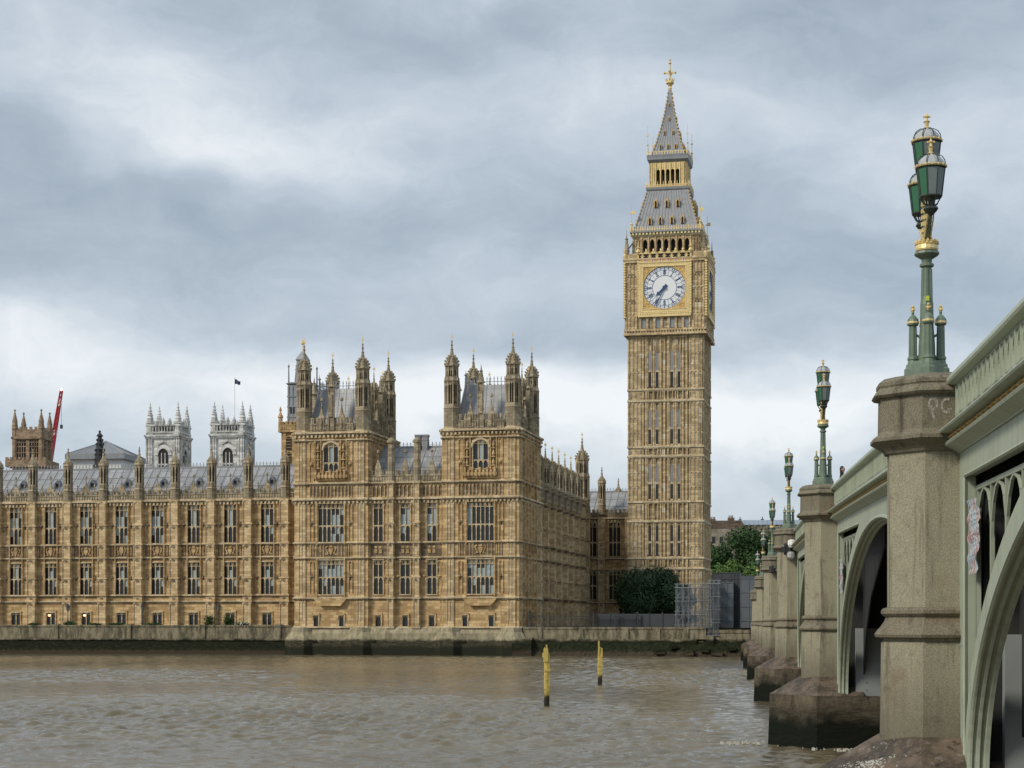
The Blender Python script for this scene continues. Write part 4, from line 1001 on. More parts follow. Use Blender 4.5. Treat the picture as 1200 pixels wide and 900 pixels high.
def tiled_roof(name, prof, dorm):
    mb = MB(); mb.sq(0, 0, prof); mb.cur = 1
    for (z0_, h0), (z1_, h1) in zip(prof, prof[1:]):
        for Fm in faces():
            mb.M = Fm; n = max(3, int(prof[0][1]*2/.62))
            for i in range(n+1):
                q = -1+2*i/n; mb.tube((q*h0, -h0-.02, z0_), (q*h1, -h1-.02, z1_), .055, .05, 4)
            mb.M = Matrix()
    mb.cur = 2
    for (z0_, h0), (z1_, h1) in zip(prof, prof[1:]):
        nn = max(1, int((z1_-z0_)/.55))
        for sx in (-1, 1):
            for sy in (-1, 1):
                for i in range(nn):
                    q = i/nn; hh = h0+(h1-h0)*q+.06; mb.cbox(sx*hh, sy*hh, z0_+(z1_-z0_)*q, z0_+(z1_-z0_)*q+.26, .11)
    ro = mb.build(name, ['lead2', 'leadplain', 'golddull'], tower)
    for Fi in range(4):
        for (z_, xs, sc) in dorm:
            hh = None
            for (z0_, h0), (z1_, h1) in zip(prof, prof[1:]):
                if z0_ <= z_ <= z1_: hh = h0+(h1-h0)*(z_-z0_)/(z1_-z0_)
            for x in xs:
                m_ = MB(); m_.M = T(0, 0, 0, Fi*90)
                m_.cur = 1; m_.box(x-.22*sc, x+.22*sc, -hh-.35*sc, -hh+.3, z_, z_+.9*sc); m_.cur = 0
                for s_ in (-1, 1): m_.box(x+s_*.3*sc-.07*sc, x+s_*.3*sc+.07*sc, -hh-.45*sc, -hh+.3, z_-.1, z_+.9*sc)
                m_.prism_xz([(x-.5*sc, z_+.85*sc), (x, z_+1.75*sc), (x+.5*sc, z_+.85*sc), (x+.3*sc, z_+.85*sc), (x, z_+1.35*sc), (x-.3*sc, z_+.85*sc)], -hh-.45*sc, -hh+.2)
                m_.ngon(x, -hh-.3*sc, [(z_+1.5*sc, .06), (z_+2.1*sc, .02)], 4)
                m_.build('dormer', ['golddull', 'belldark'], ro)
M['lead2'] = simple('cast_iron_roof_tiles', (.275,.285,.30), .5, .1, .35, 1.5)
tiled_roof('lower_roof', [(71.9, 5.55), (74.5, 4.8), (77.0, 4.12), (79.4, 3.5)], [(73.2, (-2.8, -1.0, 1.0, 2.8), .8), (76.3, (-1.9, 0, 1.9), .8)])
# lantern
HLn = 3.15; mb = MB()
mb.cur = 1; mb.sq(0, 0, [(79.2, 3.45), (79.5, 3.7), (79.9, 3.75)]); mb.cur = 0
mb.sq(0, 0, [(79.9, HLn+.1), (80.3, HLn+.1)]); mb.sq(0, 0, [(83.1, HLn-.1), (84.3, HLn-.1)]); mb.cur = 2; mb.sq(0, 0, [(79.9, HLn-.8), (83.4, HLn-.8)]); mb.cur = 0
for Fm in faces():
    mb.M = Fm
    for i in range(6):
        x = -2.1+i*.84; mb.box(x-.11, x+.11, -HLn, -HLn+.35, 80.2, 84.2); mb.ngon(x, -HLn-.05, [(80.2, .1), (84.2, .1)], 4)
    for i in range(5): x = -1.68+i*.84; head(mb, x-.32, x+.32, 83.1, .5, -HLn+.05, -HLn+.3); mb.cbox(x, -HLn+.08, 83.3, 84.0, .1, .06)
    for s_ in (-1, 1): mb.box(s_*2.75-.42, s_*2.75+.42, -HLn-.02, -HLn+.6, 80.1, 84.2); mb.ngon(s_*2.75, -HLn-.06, [(80.1, .12), (84.2, .12)], 4)
    for i in range(16): x = -3.6+i*.48; mb.ngon(x, -3.7, [(79.9, .08), (80.5, .08), (80.95, .02)], 4)
    mb.box(-3.75, 3.75, -3.73, -3.67, 80.25, 80.35)
    for i in range(15): x = -3.3+i*.47; mb.cbox(x, -HLn-.42, 85.55, 86.1, .07)
    mb.box(-3.5, 3.5, -HLn-.46, -HLn-.38, 86.0, 86.1)
    mb.M = Matrix()
mb.cur = 1; mb.sq(0, 0, [(84.3, HLn), (84.7, HLn+.4), (85.1, HLn+.42), (85.5, HLn+.48)])
mb.build('lantern', ['gold', 'leadplain', 'belldark'], tower)
for sx in (-1, 1):
    for sy in (-1, 1):
        m_ = MB(); x, y_ = sx*3.45, sy*3.45; m_.ngon(x, y_, [(85.4, .16), (87.2, .12), (87.3, .22), (87.5, .06)], 6); m_.tube((x, y_, 87.4), (x, y_, 90.6), .05, .03, 5); m_.cbox(x, y_, 88.8, 89.0, .2, .04); m_.build('gilt_vane', 'gold', tower)
tiled_roof('spire', [(85.5, 2.85), (88.0, 2.08), (90.5, 1.42), (93.0, .88), (95.5, .45), (97.6, .2)], [(86.8, (-1.3, 0, 1.3), .5), (89.4, (-.75, .75), .45), (92.0, (0,), .42), (94.6, (0,), .35)])
mb = MB(); mb.ngon(0, 0, [(97.3, .2), (97.9, .35), (98.2, .25), (98.6, .5), (98.75, .72), (99.1, .72), (99.25, .3), (99.6, .2), (102.9, .1)], 8)
for a_ in range(8):
    an = a_*math.pi/4; mb.tube((.5*math.cos(an), .5*math.sin(an), 98.9), (.75*math.cos(an), .75*math.sin(an), 99.5), .07, .1, 5)
for a_ in range(2):
    mb.M = T(0, 0, 0, a_*90); mb.box(-.95, .95, -.07, .07, 100.5, 100.75); [mb.ngon(q, 0, [(100.35, .05), (100.62, .22), (100.9, .05)], 6) for q in (-.95, .95)]
    mb.tube((-.6, 0, 100.6), (0, 0, 101.3), .05, .05, 4); mb.tube((.6, 0, 100.6), (0, 0, 101.3), .05, .05, 4); mb.tube((-.5, 0, 100.5), (0, 0, 99.9), .05, .05, 4); mb.tube((.5, 0, 100.5), (0, 0, 99.9), .05, .05, 4)
mb.M = Matrix(); mb.ngon(0, 0, [(102.0, .08), (102.3, .3), (102.6, .08), (102.9, .2), (103.2, .03)], 6); mb.build('finial', 'gold', tower)

# ================================================================== BACKGROUND BUILDINGS
def at(px, d, z=0): return (d*(px-600)/2080, d, z)
def zz(py_, d): return 4.7+(730-py_)*d/2080
# Abbey with two west towers
ab = empty('abbey', at(235, 540, 4), -7, 'pale grey stone abbey with two square pinnacled towers seen over the palace roof', 'church')
nave = MB(); nave.box(-26, 20, 8, 50, 0, 36); nave.build('nave', 'abbey', ab)
def abbey_tower(x):
    h = 5.35; o = MB()
    o.sq(0, 0, [(0, h-.3), (59.5, h-.3)])
    for Fm in faces():
        o.M = Fm
        for s_ in (-1, 1):
            o.box(s_*4.3-1.05, s_*4.3+1.05, -h, -h+.6, 0, 58.3); panel(o, s_*4.3-.8, s_*4.3, 46, 57, -h, .15, .15); panel(o, s_*4.3, s_*4.3+.8, 46, 57, -h, .15, .15)
        for z in (57.2, 45.2): o.box(-h-.5, h+.5, -h-.5, -h+.3, z-.25, z+.25); o.box(-h-.25, h+.25, -h-.25, -h+.3, z-.7, z-.25)
        o.cur = 1; n = 10
        pts = [(1.55*math.cos(math.pi*i/n), 51.4+1.9*math.sin(math.pi*i/n)) for i in range(n+1)]+[(-1.65, 41), (1.65, 41)]
        o.prism_xz(pts, -h+.22, -h+.32); o.cur = 0
        for i in range(14):
            a0, a1 = math.pi*i/14, math.pi*(i+1)/14
            o.prism_xz([(1.6*math.cos(a0), 51.4+2.0*math.sin(a0)), (2.6*math.cos(a0), 51.4+3.0*math.sin(a0)), (2.6*math.cos(a1), 51.4+3.0*math.sin(a1)), (1.6*math.cos(a1), 51.4+2.0*math.sin(a1))], -h-.05, -h+.3)
        for x_ in (-.55, .55): o.box(x_-.13, x_+.13, -h+.1, -h+.3, 41, 52)
        for z in (45.4, 48.6): o.box(-1.6, 1.6, -h+.1, -h+.3, z-.16, z+.16)
        for s_ in (-1, 1): head(o, s_*1.05-.42, s_*1.05+.42, 48.4, .5, -h+.1, -h+.3)
        for j in range(5): o.prism_xz([(-1.6, 54.2), (0, 55.2), (1.6, 54.2), (1.6, 54.45), (0, 55.5), (-1.6, 54.45)], -h, -h+.3)
        for i in range(9): xx = -2.9+i*.72; o.cur = 1; o.box(xx-.2, xx+.2, -h+.22, -h+.33, 58.7, 59.9); o.cur = 0
        o.box(-h, h, -h-.1, -h+.4, 58.1, 58.5); o.box(-h-.1, h+.1, -h-.15, -h+.4, 60.2, 60.6)
        o.box(-3.3, 3.3, -h+.3, -h+.5, 58.4, 60.3)
        for i in range(8): xx = -3.15+i*.9; o.box(xx-.1, xx+.1, -h, -h+.4, 58.4, 60.3)
        for i in range(3): xx = -2+i*2; o.ngon(xx, -h+.2, [(60.5, .6), (61.6, .6), (62.2, .3), (62.8, .05)], 6)
        o.M = Matrix()
    t_ = o.build('tower', ['abbey', 'belldark'], ab); t_.location = (x, 0, 0)
    for sx in (-1, 1):
        for sy in (-1, 1):
            p_ = MB(); cx, cy = sx*4.35, sy*4.35
            p_.ngon(cx, cy, [(58, 1.15), (61.4, 1.15), (61.6, 1.35), (62.0, 1.1), (63.8, .9), (64.0, 1.1), (64.3, .85), (66.5, .6), (66.6, .75), (66.9, .5), (70.6, .12), (70.8, .28), (71.1, .1), (72.0, .02)], 8)
            for i in range(8):
                an = i*math.pi/4
                for z, r in ((65.3, .72), (67.5, .46), (69, .3)): p_.cbox(cx+r*math.cos(an), cy+r*math.sin(an), z, z+.35, .13)
            p_.v = [(x_, y_, z_ if z_ < 60 else 60+(z_-60)*.64) for x_, y_, z_ in p_.v]
            p_.build('pinnacle', 'abbey', t_)
abbey_tower(-10); abbey_tower(10)
fp = MB(); fp.tube((0, 0, 0), (0, 0, 16.8), .13, .08, 6); fp.ngon(0, 0, [(16.8, .08), (16.9, .25), (17.1, .05)], 6)
flp = empty('flagpole', at(275, 538, 62), 0, 'thin flagpole with small dark flag above the right pale abbey tower', 'flagpole'); fp.build('pole', 'white', flp)
fl = MB(); n = 8
fl.loft([[(i*.35, .25*math.sin(i*1.1)+q, 22+math.sin(i*.9)*.3+h_) for (q, h_) in ((0, 0), (.04, 0), (.04, 2.4-i*.12), (0, 2.4-i*.12))] for i in range(n)]); fo_ = fl.build('flag', 'blue', flp); fo_.scale = (.7, .7, .65); fo_.location = (0, 0, .7)
# brown church tower at the far left
h = 3.35; d0 = 400
st = empty('church_tower', at(38, 400, 4), -3, 'square brown stone tower with corner pinnacles at the far left behind the roof', 'tower')
o = MB(); zc_ = lambda p: zz(p, 400)-4
o.sq(0, 0, [(0, h-.3), (zc_(505), h-.3)]); o.cur = 1
for Fm in faces():
    o.M = Fm
    o.cur = 1; [o.box(x-1.05, x+1.05, -h+.2, -h+.31, zc_(538), zc_(518)) for x in (-1.45, 1.45)]; o.cur = 0
    for x in (-1.45, 1.45):
        for k in range(1, 4): o.box(x-1.05+k*.525-.07, x-1.05+k*.525+.07, -h+.05, -h+.3, zc_(538), zc_(518))
        for zq in (532, 525, 520): o.box(x-1.05, x+1.05, -h+.05, -h+.3, zc_(zq)-.08, zc_(zq)+.08)
    for x in (-2.95, 0, 2.95): o.box(x-.4, x+.4, -h, -h+.4, 0, zc_(514))
    o.box(-h, h, -h, -h+.3, zc_(517), zc_(511)); o.box(-h-.35, h+.35, -h-.35, -h+.3, zc_(515)-.2, zc_(515)+.2); o.box(-h-.1, h+.1, -h-.1, -h+.3, zc_(514), zc_(505))
    for i in range(6): o.box(-h+.3+i*1.15, -h+.9+i*1.15, -h, -h+.3, zc_(505), zc_(502))
    o.M = Matrix()
o.sq(0, 0, [(zc_(549), h+1.3), (zc_(541), h+1.3), (zc_(539), h+.2)])
for i in range(10):
    o.cbox(-4.3+i*.95, -h-1.1, zc_(541), zc_(540)+.4, .28)
o.build('tower_wall', ['sandy', 'belldark'], st)
for sx in (-1, 1):
    for sy in (-1, 1):
        p_ = MB(); p_.ngon(sx*3.0, sy*3.0, [(0, .62), (zc_(505), .62), (zc_(504), .75), (zc_(497), .55), (zc_(496), .62), (zc_(484), .1), (zc_(483), .3), (zc_(481), .03)], 8); p_.build('pinnacle', 'sandy', st)
# crane
cr = empty('crane', at(57, 470, 4), 0, 'red luffing crane jib rising behind the brown church tower', 'crane')
o = MB(); A = Vector((0, 0, zz(548, 470)-4)); B = Vector((15*470/2080, 0, zz(458, 470)-4))
for (dx, dy) in ((-.55, -.5), (.55, -.5), (-.55, .5), (.55, .5)): o.tube(A+Vector((dx, dy, 0)), B+Vector((dx*.5, dy*.5, 0)), .22, .16, 5)
n = 16
for i in range(n):
    for a_, b_ in (((-.55, -.5), (.55, -.5)), ((.55, .5), (-.55, .5)), ((-.55, .5), (-.55, -.5)), ((.55, -.5), (.55, .5))):
        f0, f1 = i/n, (i+1)/n; p0_ = A.lerp(B, f0)+Vector((a_[0]*(1-f0*.5), a_[1]*(1-f0*.5), 0)); p1_ = A.lerp(B, f1)+Vector((b_[0]*(1-f1*.5), b_[1]*(1-f1*.5), 0)); o.tube(p0_, p1_, .12, .12, 4)
jib = o.build('jib', 'cranered', cr)
o = MB(); P0 = A.lerp(B, .05); P1 = A.lerp(B, .78)
o.loft([[tuple(p+Vector((q, r_, 0))) for q, r_ in ((-w2, -.3), (w2, -.3), (w2, .3), (-w2, .3))] for p, w2 in ((P0, .7), (P1, .42))]); o.build('jib_sheeting', 'cranered', cr)
o = MB(); o.tube(B, B-Vector((0, 0, 9)), .05, .05, 4); o.cbox(B.x, B.y, B.z-10, B.z-9, .3); o.build('hoist_cable', 'iron', cr)
o = MB(); o.sq(0, 0, [(0, 1.0), (A.z, 1.0)]); o.build('mast', 'cranered', cr)
o = MB(); o.ngon(B.x, B.y, [(B.z, .25), (B.z+.4, .3), (B.z+.7, .1)], 8); m, t, b = mat('aviation_light'); b.inputs['Base Color'].default_value = (1,.3,.25,1); b.inputs['Emission Color'].default_value = (1,.35,.3,1); b.inputs['Emission Strength'].default_value = 2; o.build('warning_light', m, cr)
for q in (.42, .8):
    o = MB(); P0 = A.lerp(B, q); P1 = A.lerp(B, q+.07); o.loft([[tuple(p+Vector((u_, r_, 0))) for u_, r_ in ((-.8+q*.3, -.35), (.8-q*.3, -.35), (.8-q*.3, .35), (-.8+q*.3, .35))] for p in (P0, P1)]); o.build('white_band', 'white', cr)
# pyramid roofed block and dark spirelet
d0 = 430; py_b = empty('pyramid_roof_building', at(124, d0, 4), -8, 'low building with wide grey pyramid roof and white walls behind the palace', 'building')
zb = lambda p: zz(p, d0)-4
o = MB(); o.box(-6.2, 6.2, -6.2, 6.2, 0, zb(541)); o.build('wall', 'white', py_b)
o = MB(); o.sq(0, 0, [(zb(541), 7.4), (zb(535), 7.4)]); o.cur = 1; o.sq(0, 0, [(zb(535), 7.2), (zb(517), .1)])
for Fm in faces():
    o.M = Fm; o.cur = 0
    for i in range(13): q = -1+i/6; o.tube((q*7.2, -7.22, zb(535)), (q*.1, -.12, zb(517)), .08, .05, 4)
    o.tube((-7.2, -7.2, zb(535)), (0, 0, zb(517)), .18, .12, 5); o.M = Matrix()
o.build('roof', ['leadplain', M['leadplain']], py_b)
d0 = 400; sp = MB(); zb = lambda p: zz(p, d0)-4
sp.ngon(0, 0, [(0, 1.5), (zb(545), 1.5), (zb(544), 1.2), (zb(528), .95), (zb(527), 1.15), (zb(525), .85), (zb(512), .45), (zb(511), .8), (zb(509), .5), (zb(507), .15), (zb(506), .35), (zb(504), .03)], 8)
for i in range(8):
    an = i*math.pi/4
    for zq, r in ((540, 1.3), (534, 1.1), (529, 1.1), (522, .85), (517, .7)): sp.cbox(r*math.cos(an), r*math.sin(an), zb(zq), zb(zq)+.5, .1)
o = sp.build('slate_spire', 'iron'); o.location = at(117, d0, 4); tag(o, 'slender dark spirelet in front of the grey pyramid roof', 'spire')
# ventilation tower behind left pavilion
d0 = 305; vt = empty('ventilation_tower', at(355, d0, 4), -PA, 'golden stone tower topped by grey louvred lantern behind the left pavilion', 'tower')
zb = lambda p: zz(p, d0)-4; h = 3.0
o = MB(); o.sq(0, 0, [(0, h-.2), (zb(497), h-.2)])
for Fm in faces():
    o.M = Fm
    for x in (-2.3, -.7, .7, 2.3): o.box(x-.25, x+.25, -h, -h+.3, 0, zb(506))
    for za, zb_ in ((529, 514), (546, 532)):
        for x in (-1.5, 0, 1.5):
            o.cur = 1; o.box(x-.45, x+.45, -h+.1, -h+.21, zb(za), zb(zb_)); o.cur = 0; head(o, x-.5, x+.5, zb(zb_)+.1, .6, -h, -h+.2)
            for q in range(4): o.box(x-.45, x+.45, -h+.02, -h+.12, zb(za)+.4+q*.5, zb(za)+.48+q*.5)
    o.box(-h-.3, h+.3, -h-.3, -h+.2, zb(507)-.2, zb(507)+.2); parapet(o, -h, h, zb(505), zb(496), -h, .8)
    o.M = Matrix()
o.build('tower_wall', ['stone', 'belldark'], vt)
for sx in (-1, 1):
    for sy in (-1, 1): p_ = MB(); p_.ngon(sx*h, sy*h, [(zb(508), .4), (zb(492), .35), (zb(491), .5), (zb(484), .1), (zb(483), .25), (zb(478), .02)], 8); p_.build('pinnacle', 'stone', vt)
o = MB(); o.sq(0, 0, [(zb(500), 2.1), (zb(453), 2.0), (zb(451), 2.3), (zb(449), 1.7)]); o.sq(0, 0, [(zb(449), 1.15), (zb(424), .85), (zb(422), 1.0), (zb(412), .2)])
for Fm in faces():
    o.M = Fm
    for i in range(6): o.box(-1.9+i*.72, -1.8+i*.72, -2.16, -2.0, zb(499), zb(454))
    for q in (490, 478, 466): o.box(-2.1, 2.1, -2.18, -2.0, zb(q)-.07, zb(q)+.07)
    o.cur = 1; [o.box(x-.4, x+.4, -2.13, -2.0, zb(486), zb(479)) for x in (-1.2, 0, 1.2)]; o.box(-.5, .5, -1.13, -.9, zb(446), zb(428)); o.cur = 0
    o.ngon(-1.9, -1.9, [(zb(452), .15), (zb(432), .1), (zb(431), .2), (zb(428), .02)], 5); o.M = Matrix()
o.build('louvred_lantern', ['leadplain', 'belldark'], vt)
o = MB(); o.ngon(0, 0, [(zb(413), .1), (zb(404), .08), (zb(403), .4), (zb(400), .3), (zb(398), .05)], 6); o.build('finial', 'gold', vt)
# distant buildings right of the tower
b1 = empty('office_building', at(850, 480, 4), -6, 'brown stone building with dark chimneys just right of the clock tower', 'building')
zb = lambda p: zz(p, 480)-4
o = MB(); wall_grid(o, -4.5, 5.5, 0, zb(620), -4, -3.5, [(x, x+.9, z, z+1.8) for x in (-3.6, -1.6, .4, 2.4) for z in (6, 10, 14, 18, 22)]); o.box(-4.5, 5.5, -3, 9, 0, zb(620)); o.build('wall', 'oldstone', b1)
o = MB(); o.loft([[(-4.6, y_, zb(620)), (-3, y_, zb(611)), (4.2, y_, zb(611)), (5.6, y_, zb(620))] for y_ in (-4.1, 9)]); o.build('roof', 'brownbrick', b1)
for xa, xb, zt_ in ((-4.2, -2.6, 609), (.6, 2.4, 607.5)):
    o = MB(); o.box(xa, xb, -3, 0, zb(620), zb(zt_)); [o.ngon(xa+q, -1.5, [(zb(zt_)-.1, .2), (zb(zt_)+.7, .15)], 6) for q in (.4, .9, 1.3)]; o.build('chimney', 'brownbrick', b1)
for x in (-3.6, -1.6, .4, 2.4):
    for z in (6, 10, 14, 18, 22):
        o = MB(); o.box(x-.05, x+.95, -3.85, -3.75, z, z+1.8); o.box(x+.42, x+.5, -3.95, -3.75, z, z+1.8); o.box(x-.05, x+.95, -3.95, -3.75, z+.88, z+.95); o.build('window', 'glass', b1)
b2 = empty('long_roof_building', at(905, 560, 4), -5, 'long pale building with blue grey glazed roof above the trees', 'building')
zb = lambda p: zz(p, 560)-4
o = MB(); o.box(-16, 30, -5, 12, 0, zb(616)); [o.box(-15.5+i*1.9, -14.9+i*1.9, -5.25, -5, 0, zb(616)) for i in range(24)]; o.build('wall', 'oldstone', b2)
o = MB(); o.loft([[(x, -5.4, zb(616)), (x, -2.5, zb(610)), (x, 9, zb(610)), (x, 12, zb(616))] for x in (-13, 30)]); [o.tube((-13+i*1.4, -5.4, zb(616)+.05), (-13+i*1.4, -2.5, zb(610)+.05), .09, .09, 4) for i in range(30)]; o.build('roof', 'bluegrey', b2)
for x in (-10, -3, 0, 9, 17): o = MB(); o.cbox(x, 2, zb(610), zb(608), .5); o.tube((x, 2, zb(609)), (x, 2, zb(605)), .18, .14, 5); o.build('roof_flue', 'iron', b2)
b3 = empty('brown_gabled_building', at(925, 600, 4), -5, 'brown slate roofed building half hidden behind the bridge lamps', 'building')
zb = lambda p: zz(p, 600)-4
o = MB(); o.box(-9, 14, -5, 8, 0, zb(618)); o.build('wall', 'brownbrick', b3)
o = MB(); o.loft([[(x, -5.3, zb(618)), (x, 1.5, zb(609)), (x, 8.3, zb(618))] for x in (-9, 14)]); o.build('roof', 'brownbrick', b3)
o = MB(); o.box(5, 8, -2, 1, zb(618), zb(605)); o.box(4.8, 8.2, -2.2, 1.2, zb(605), zb(604)); o.build('chimney', 'oldstone', b3)

# ================================================================== TREES
def tree(px, d, ztop, halfw, label, leaf='leafmid', n=9000, size=.5, seed=1, base=4.0, low=0.12, rx=None, group=None, name='tree', lobes=16):
    rnd = random.Random(seed); Ht = ztop-base
    root = empty(name, (at(px, d)[0], d, base), 0, label, 'tree', group)
    tr = MB(); pts = [(0, 0, 0)]; r0 = Ht*.035
    tr.tube((0, 0, -.3), (0, 0, Ht*.3), r0, r0*.8, 8); tr.tube((0, 0, Ht*.3), (.2, .1, Ht*.62), r0*.8, r0*.4, 7)
    cl = []
    for k in range(lobes):
        a_ = rnd.uniform(0, 2*math.pi); q = math.sqrt(rnd.random())*.74
        z_ = Ht*(low+.12+rnd.random()*(1-low-.28)); lim = math.sqrt(max(.05, 1-((z_/Ht-.45)/.58)**2))
        c_ = (halfw*q*lim*math.cos(a_), halfw*q*lim*math.sin(a_), z_); rr = halfw*rnd.uniform(.26, .42)*(.75+.25*lim)
        cl.append((c_, rr)); tr.tube((0, 0, Ht*rnd.uniform(.15, .5)), c_, r0*.35, r0*.08, 5)
    cl.append(((0, 0, Ht-halfw*.3), halfw*.34))
    tr.build('trunk', 'bark', root)
    V = []; F = []; tot = sum(r**2 for _, r in cl)
    for c_, rr in cl:
        m_ = int(n*rr*rr/tot)
        for i in range(m_):
            u = Vector((rnd.gauss(0, 1), rnd.gauss(0, 1), rnd.gauss(0, 1))).normalized()*rr*(rnd.random()**.28)*rnd.uniform(.85, 1.12)
            p = Vector(c_)+Vector((u.x, u.y, u.z*.82))
            if p.z < Ht*low*.5: continue
            nrm = (u.normalized()+Vector((rnd.gauss(0, .5), rnd.gauss(0, .5), rnd.gauss(.3, .5)))).normalized()
            e1 = nrm.orthogonal().normalized(); e2 = nrm.cross(e1); an = rnd.uniform(0, 6.28); s1 = size*rnd.uniform(.6, 1.3)
            e1, e2 = e1*math.cos(an)+e2*math.sin(an), e2*math.cos(an)-e1*math.sin(an)
            k = len(V); V += [tuple(p-e1*s1*.5), tuple(p+e2*s1*.3), tuple(p+e1*s1*.5), tuple(p-e2*s1*.3)]; F.append((k, k+1, k+2, k+3))
    me = bpy.data.meshes.new('crown'); me.from_pydata(V, [], F); me.materials.append(M[leaf]); o = bpy.data.objects.new('crown', me); COL.objects.link(o); o.parent = root
    return root
tree(757, 282, zz(665, 282), 7.3, 'dark dense evergreen oak behind the black fence in front of the clock tower', 'leafdark', 36000, .42, 3, low=.02, name='evergreen_oak', lobes=26)
tree(803, 281, zz(684, 281), 2.6, 'low dark shrub at the right edge of the evergreen oak beside the netting', 'leafdark', 4500, .36, 9, low=.02, name='shrub', lobes=8)
TG = 'street trees between the clock tower and the bridge'
for i, (px, d, py_, hw, lf, lb) in enumerate((
    (843, 400, 640, 8.5, 'leafmid', 'mid green tree touching the right edge of the clock tower'),
    (872, 395, 616, 9.5, 'leafmid', 'tallest broad green tree right of the clock tower below the blue grey roof'),
    (905, 410, 618, 9.5, 'leafmid', 'green tree behind the distant bridge lamps'),
    (858, 360, 657, 6.5, 'leaflight', 'yellow green tree low in front of the darker trees above the dark hoarding'),
    (888, 372, 652, 7, 'leafmid', 'green tree directly behind the farthest bridge pier lamps'),
    (826, 430, 634, 6, 'leafmid', 'tree mostly hidden behind the clock tower'))):
    tree(px, d, zz(py_-3, d), hw*1.08, lb, lf, 15000, .62, 20+i, group=TG, lobes=20)

# ================================================================== RIVER WALLS AND BANK
def palobj(name, lab, cat): return empty(name, (*PO, 0), -PA, lab, cat)
rw = palobj('terrace_river_wall', 'long stained stone river wall with terrace below the palace windows at left', 'wall')
mb = MB(); mb.box(-130, -34.3, -.2, 5, -1.5, 2.3); mb.box(-130, -34.3, 0, .55, 2.3, 4.15); mb.box(-130, -34.3, -.12, .65, 4.15, 4.38); mb.box(-130, -34.3, -.35, 0, 2.1, 2.35)
x = -36.5
while x > -130: mb.box(x-.5, x+.5, -.22, 0, 2.3, 4.14); mb.box(x-.6, x+.6, -.3, .8, 4.14, 4.5); x -= 17.2/1.45
mb.box(-130, -34.3, .55, 7, 2.3, 4.04); mb.build('wall_face', 'riverwall', rw)
mb = MB(); mb.box(-130, -34.3, -.9, -.2, -1.5, .9); mb.build('wall_footing', 'rock', rw)
gw = palobj('garden_river_wall', 'mossy stone river wall below the black railings right of the pavilion', 'wall')
mb = MB(); mb.box(.6, 25.5, -.4, 3, -1.5, 2.4); mb.box(.6, 26.8, 0, .6, 2.4, 3.85); mb.box(.6, 26.8, -.1, .7, 3.85, 4.1)
for x in (3, 9, 15.5, 20, 24): mb.box(x-.35, x+.35, -.18, 0, 2.4, 3.84)
mb.box(27.9, 33, .3, 3, -1.5, 3.3); mb.box(27.9, 33, .2, .9, 3.3, 3.7); mb.box(26.8, 27.9, -.5, 2, -1.5, 2.9); mb.box(.6, 33, .7, 6, 2, 3.9); mb.build('wall_face', 'riverwall', gw)
mb = MB(); mb.loft([[(-.6, -2.2, -1), (2.2, -2.2, -1), (2.2, .2, -1), (-.6, .2, -1)], [(-.6, -2.2, 1.8), (2.2, -2.2, 1.8), (2.2, .2, 1.8), (-.6, .2, 1.8)], [(-.2, -.9, 2.6), (2.0, -.9, 2.6), (2.0, .2, 2.6), (-.2, .2, 2.6)]]); mb.build('corner_block', 'riverwall', gw)
# sloping mossy bank of tumbled stone
mb = MB(); rnd = random.Random(5); nx, ny = 120, 14; V = []; F = []
for i in range(nx+1):
    x = 2+i*(34-2)/nx
    for j in range(ny+1):
        q = j/ny; wob = math.sin(x*1.3)*.25+rnd.uniform(-.25, .25)+.3*math.sin(x*.47+1)
        V.append((x, -1.9+q*2.0+wob*.35, -.4+2.9*q**.8*(1 if x < 22 else .85)+rnd.uniform(-.13, .13)+wob*.35*(q < .95)))
for i in range(nx):
    for j in range(ny): k = i*(ny+1)+j; F.append((k, k+ny+1, k+ny+2, k+1))
mb.add(V, F); bk = mb.build('river_bank', 'rock'); bk.location = (*PO, 0); bk.rotation_euler = (0, 0, R(-PA)); tag(bk, kind='structure')
# tumbled blocks
GB = 'tumbled stone blocks at the foot of the bank'
rk = None
for i, (x, y_, z, s_) in enumerate(((20.5, -1.6, .7, .8), (22.4, -1.2, 1.3, .6), (24.6, -1.9, .5, .9), (26.8, -1.5, .9, .7), (28.6, -1.9, .45, .9), (30.6, -1.3, 1.1, .6))):
    if rk is None:
        mb = MB(); mb.loft([[(-.9, -.5, -.5), (.9, -.6, -.5), (1, .5, -.5), (-.8, .6, -.5)], [(-.8, -.55, .3), (.85, -.5, .35), (.8, .5, .4), (-.8, .5, .3)], [(-.6, -.4, .5), (.7, -.35, .5), (.6, .4, .55), (-.65, .35, .5)]])
        rk = mb.build('stone_block', 'rock'); o = rk
    else: o = rk.copy(); COL.objects.link(o)
    o.location = pal(x, y_, z); o.scale = (s_, s_, s_*.8); o.rotation_euler = (rnd.uniform(-.15, .15), rnd.uniform(-.15, .15), rnd.uniform(-.6, .6)); tag(o, 'rough wet stone block lying on the mossy river bank near the bridge', 'stone block', GB)
# splash at the outfall
mb = MB()
for i in range(160):
    a_ = rnd.uniform(0, 6.28); q = rnd.random()**.6; hgt = (1-q)*1.5*rnd.random(); p = (q*1.1*math.cos(a_), q*.5*math.sin(a_), .02+hgt); mb.ngon(p[0], p[1], [(p[2], .015), (p[2]+.05, .07), (p[2]+.11, .015)], 5)
o = mb.build('splash', simple('white_spray', (.62,.64,.62), .5, 0, .1)); o.location = (at(781, 251)[0], 251, 0); tag(o, 'white water splash at the foot of the mossy bank', 'splash', kind='stuff')

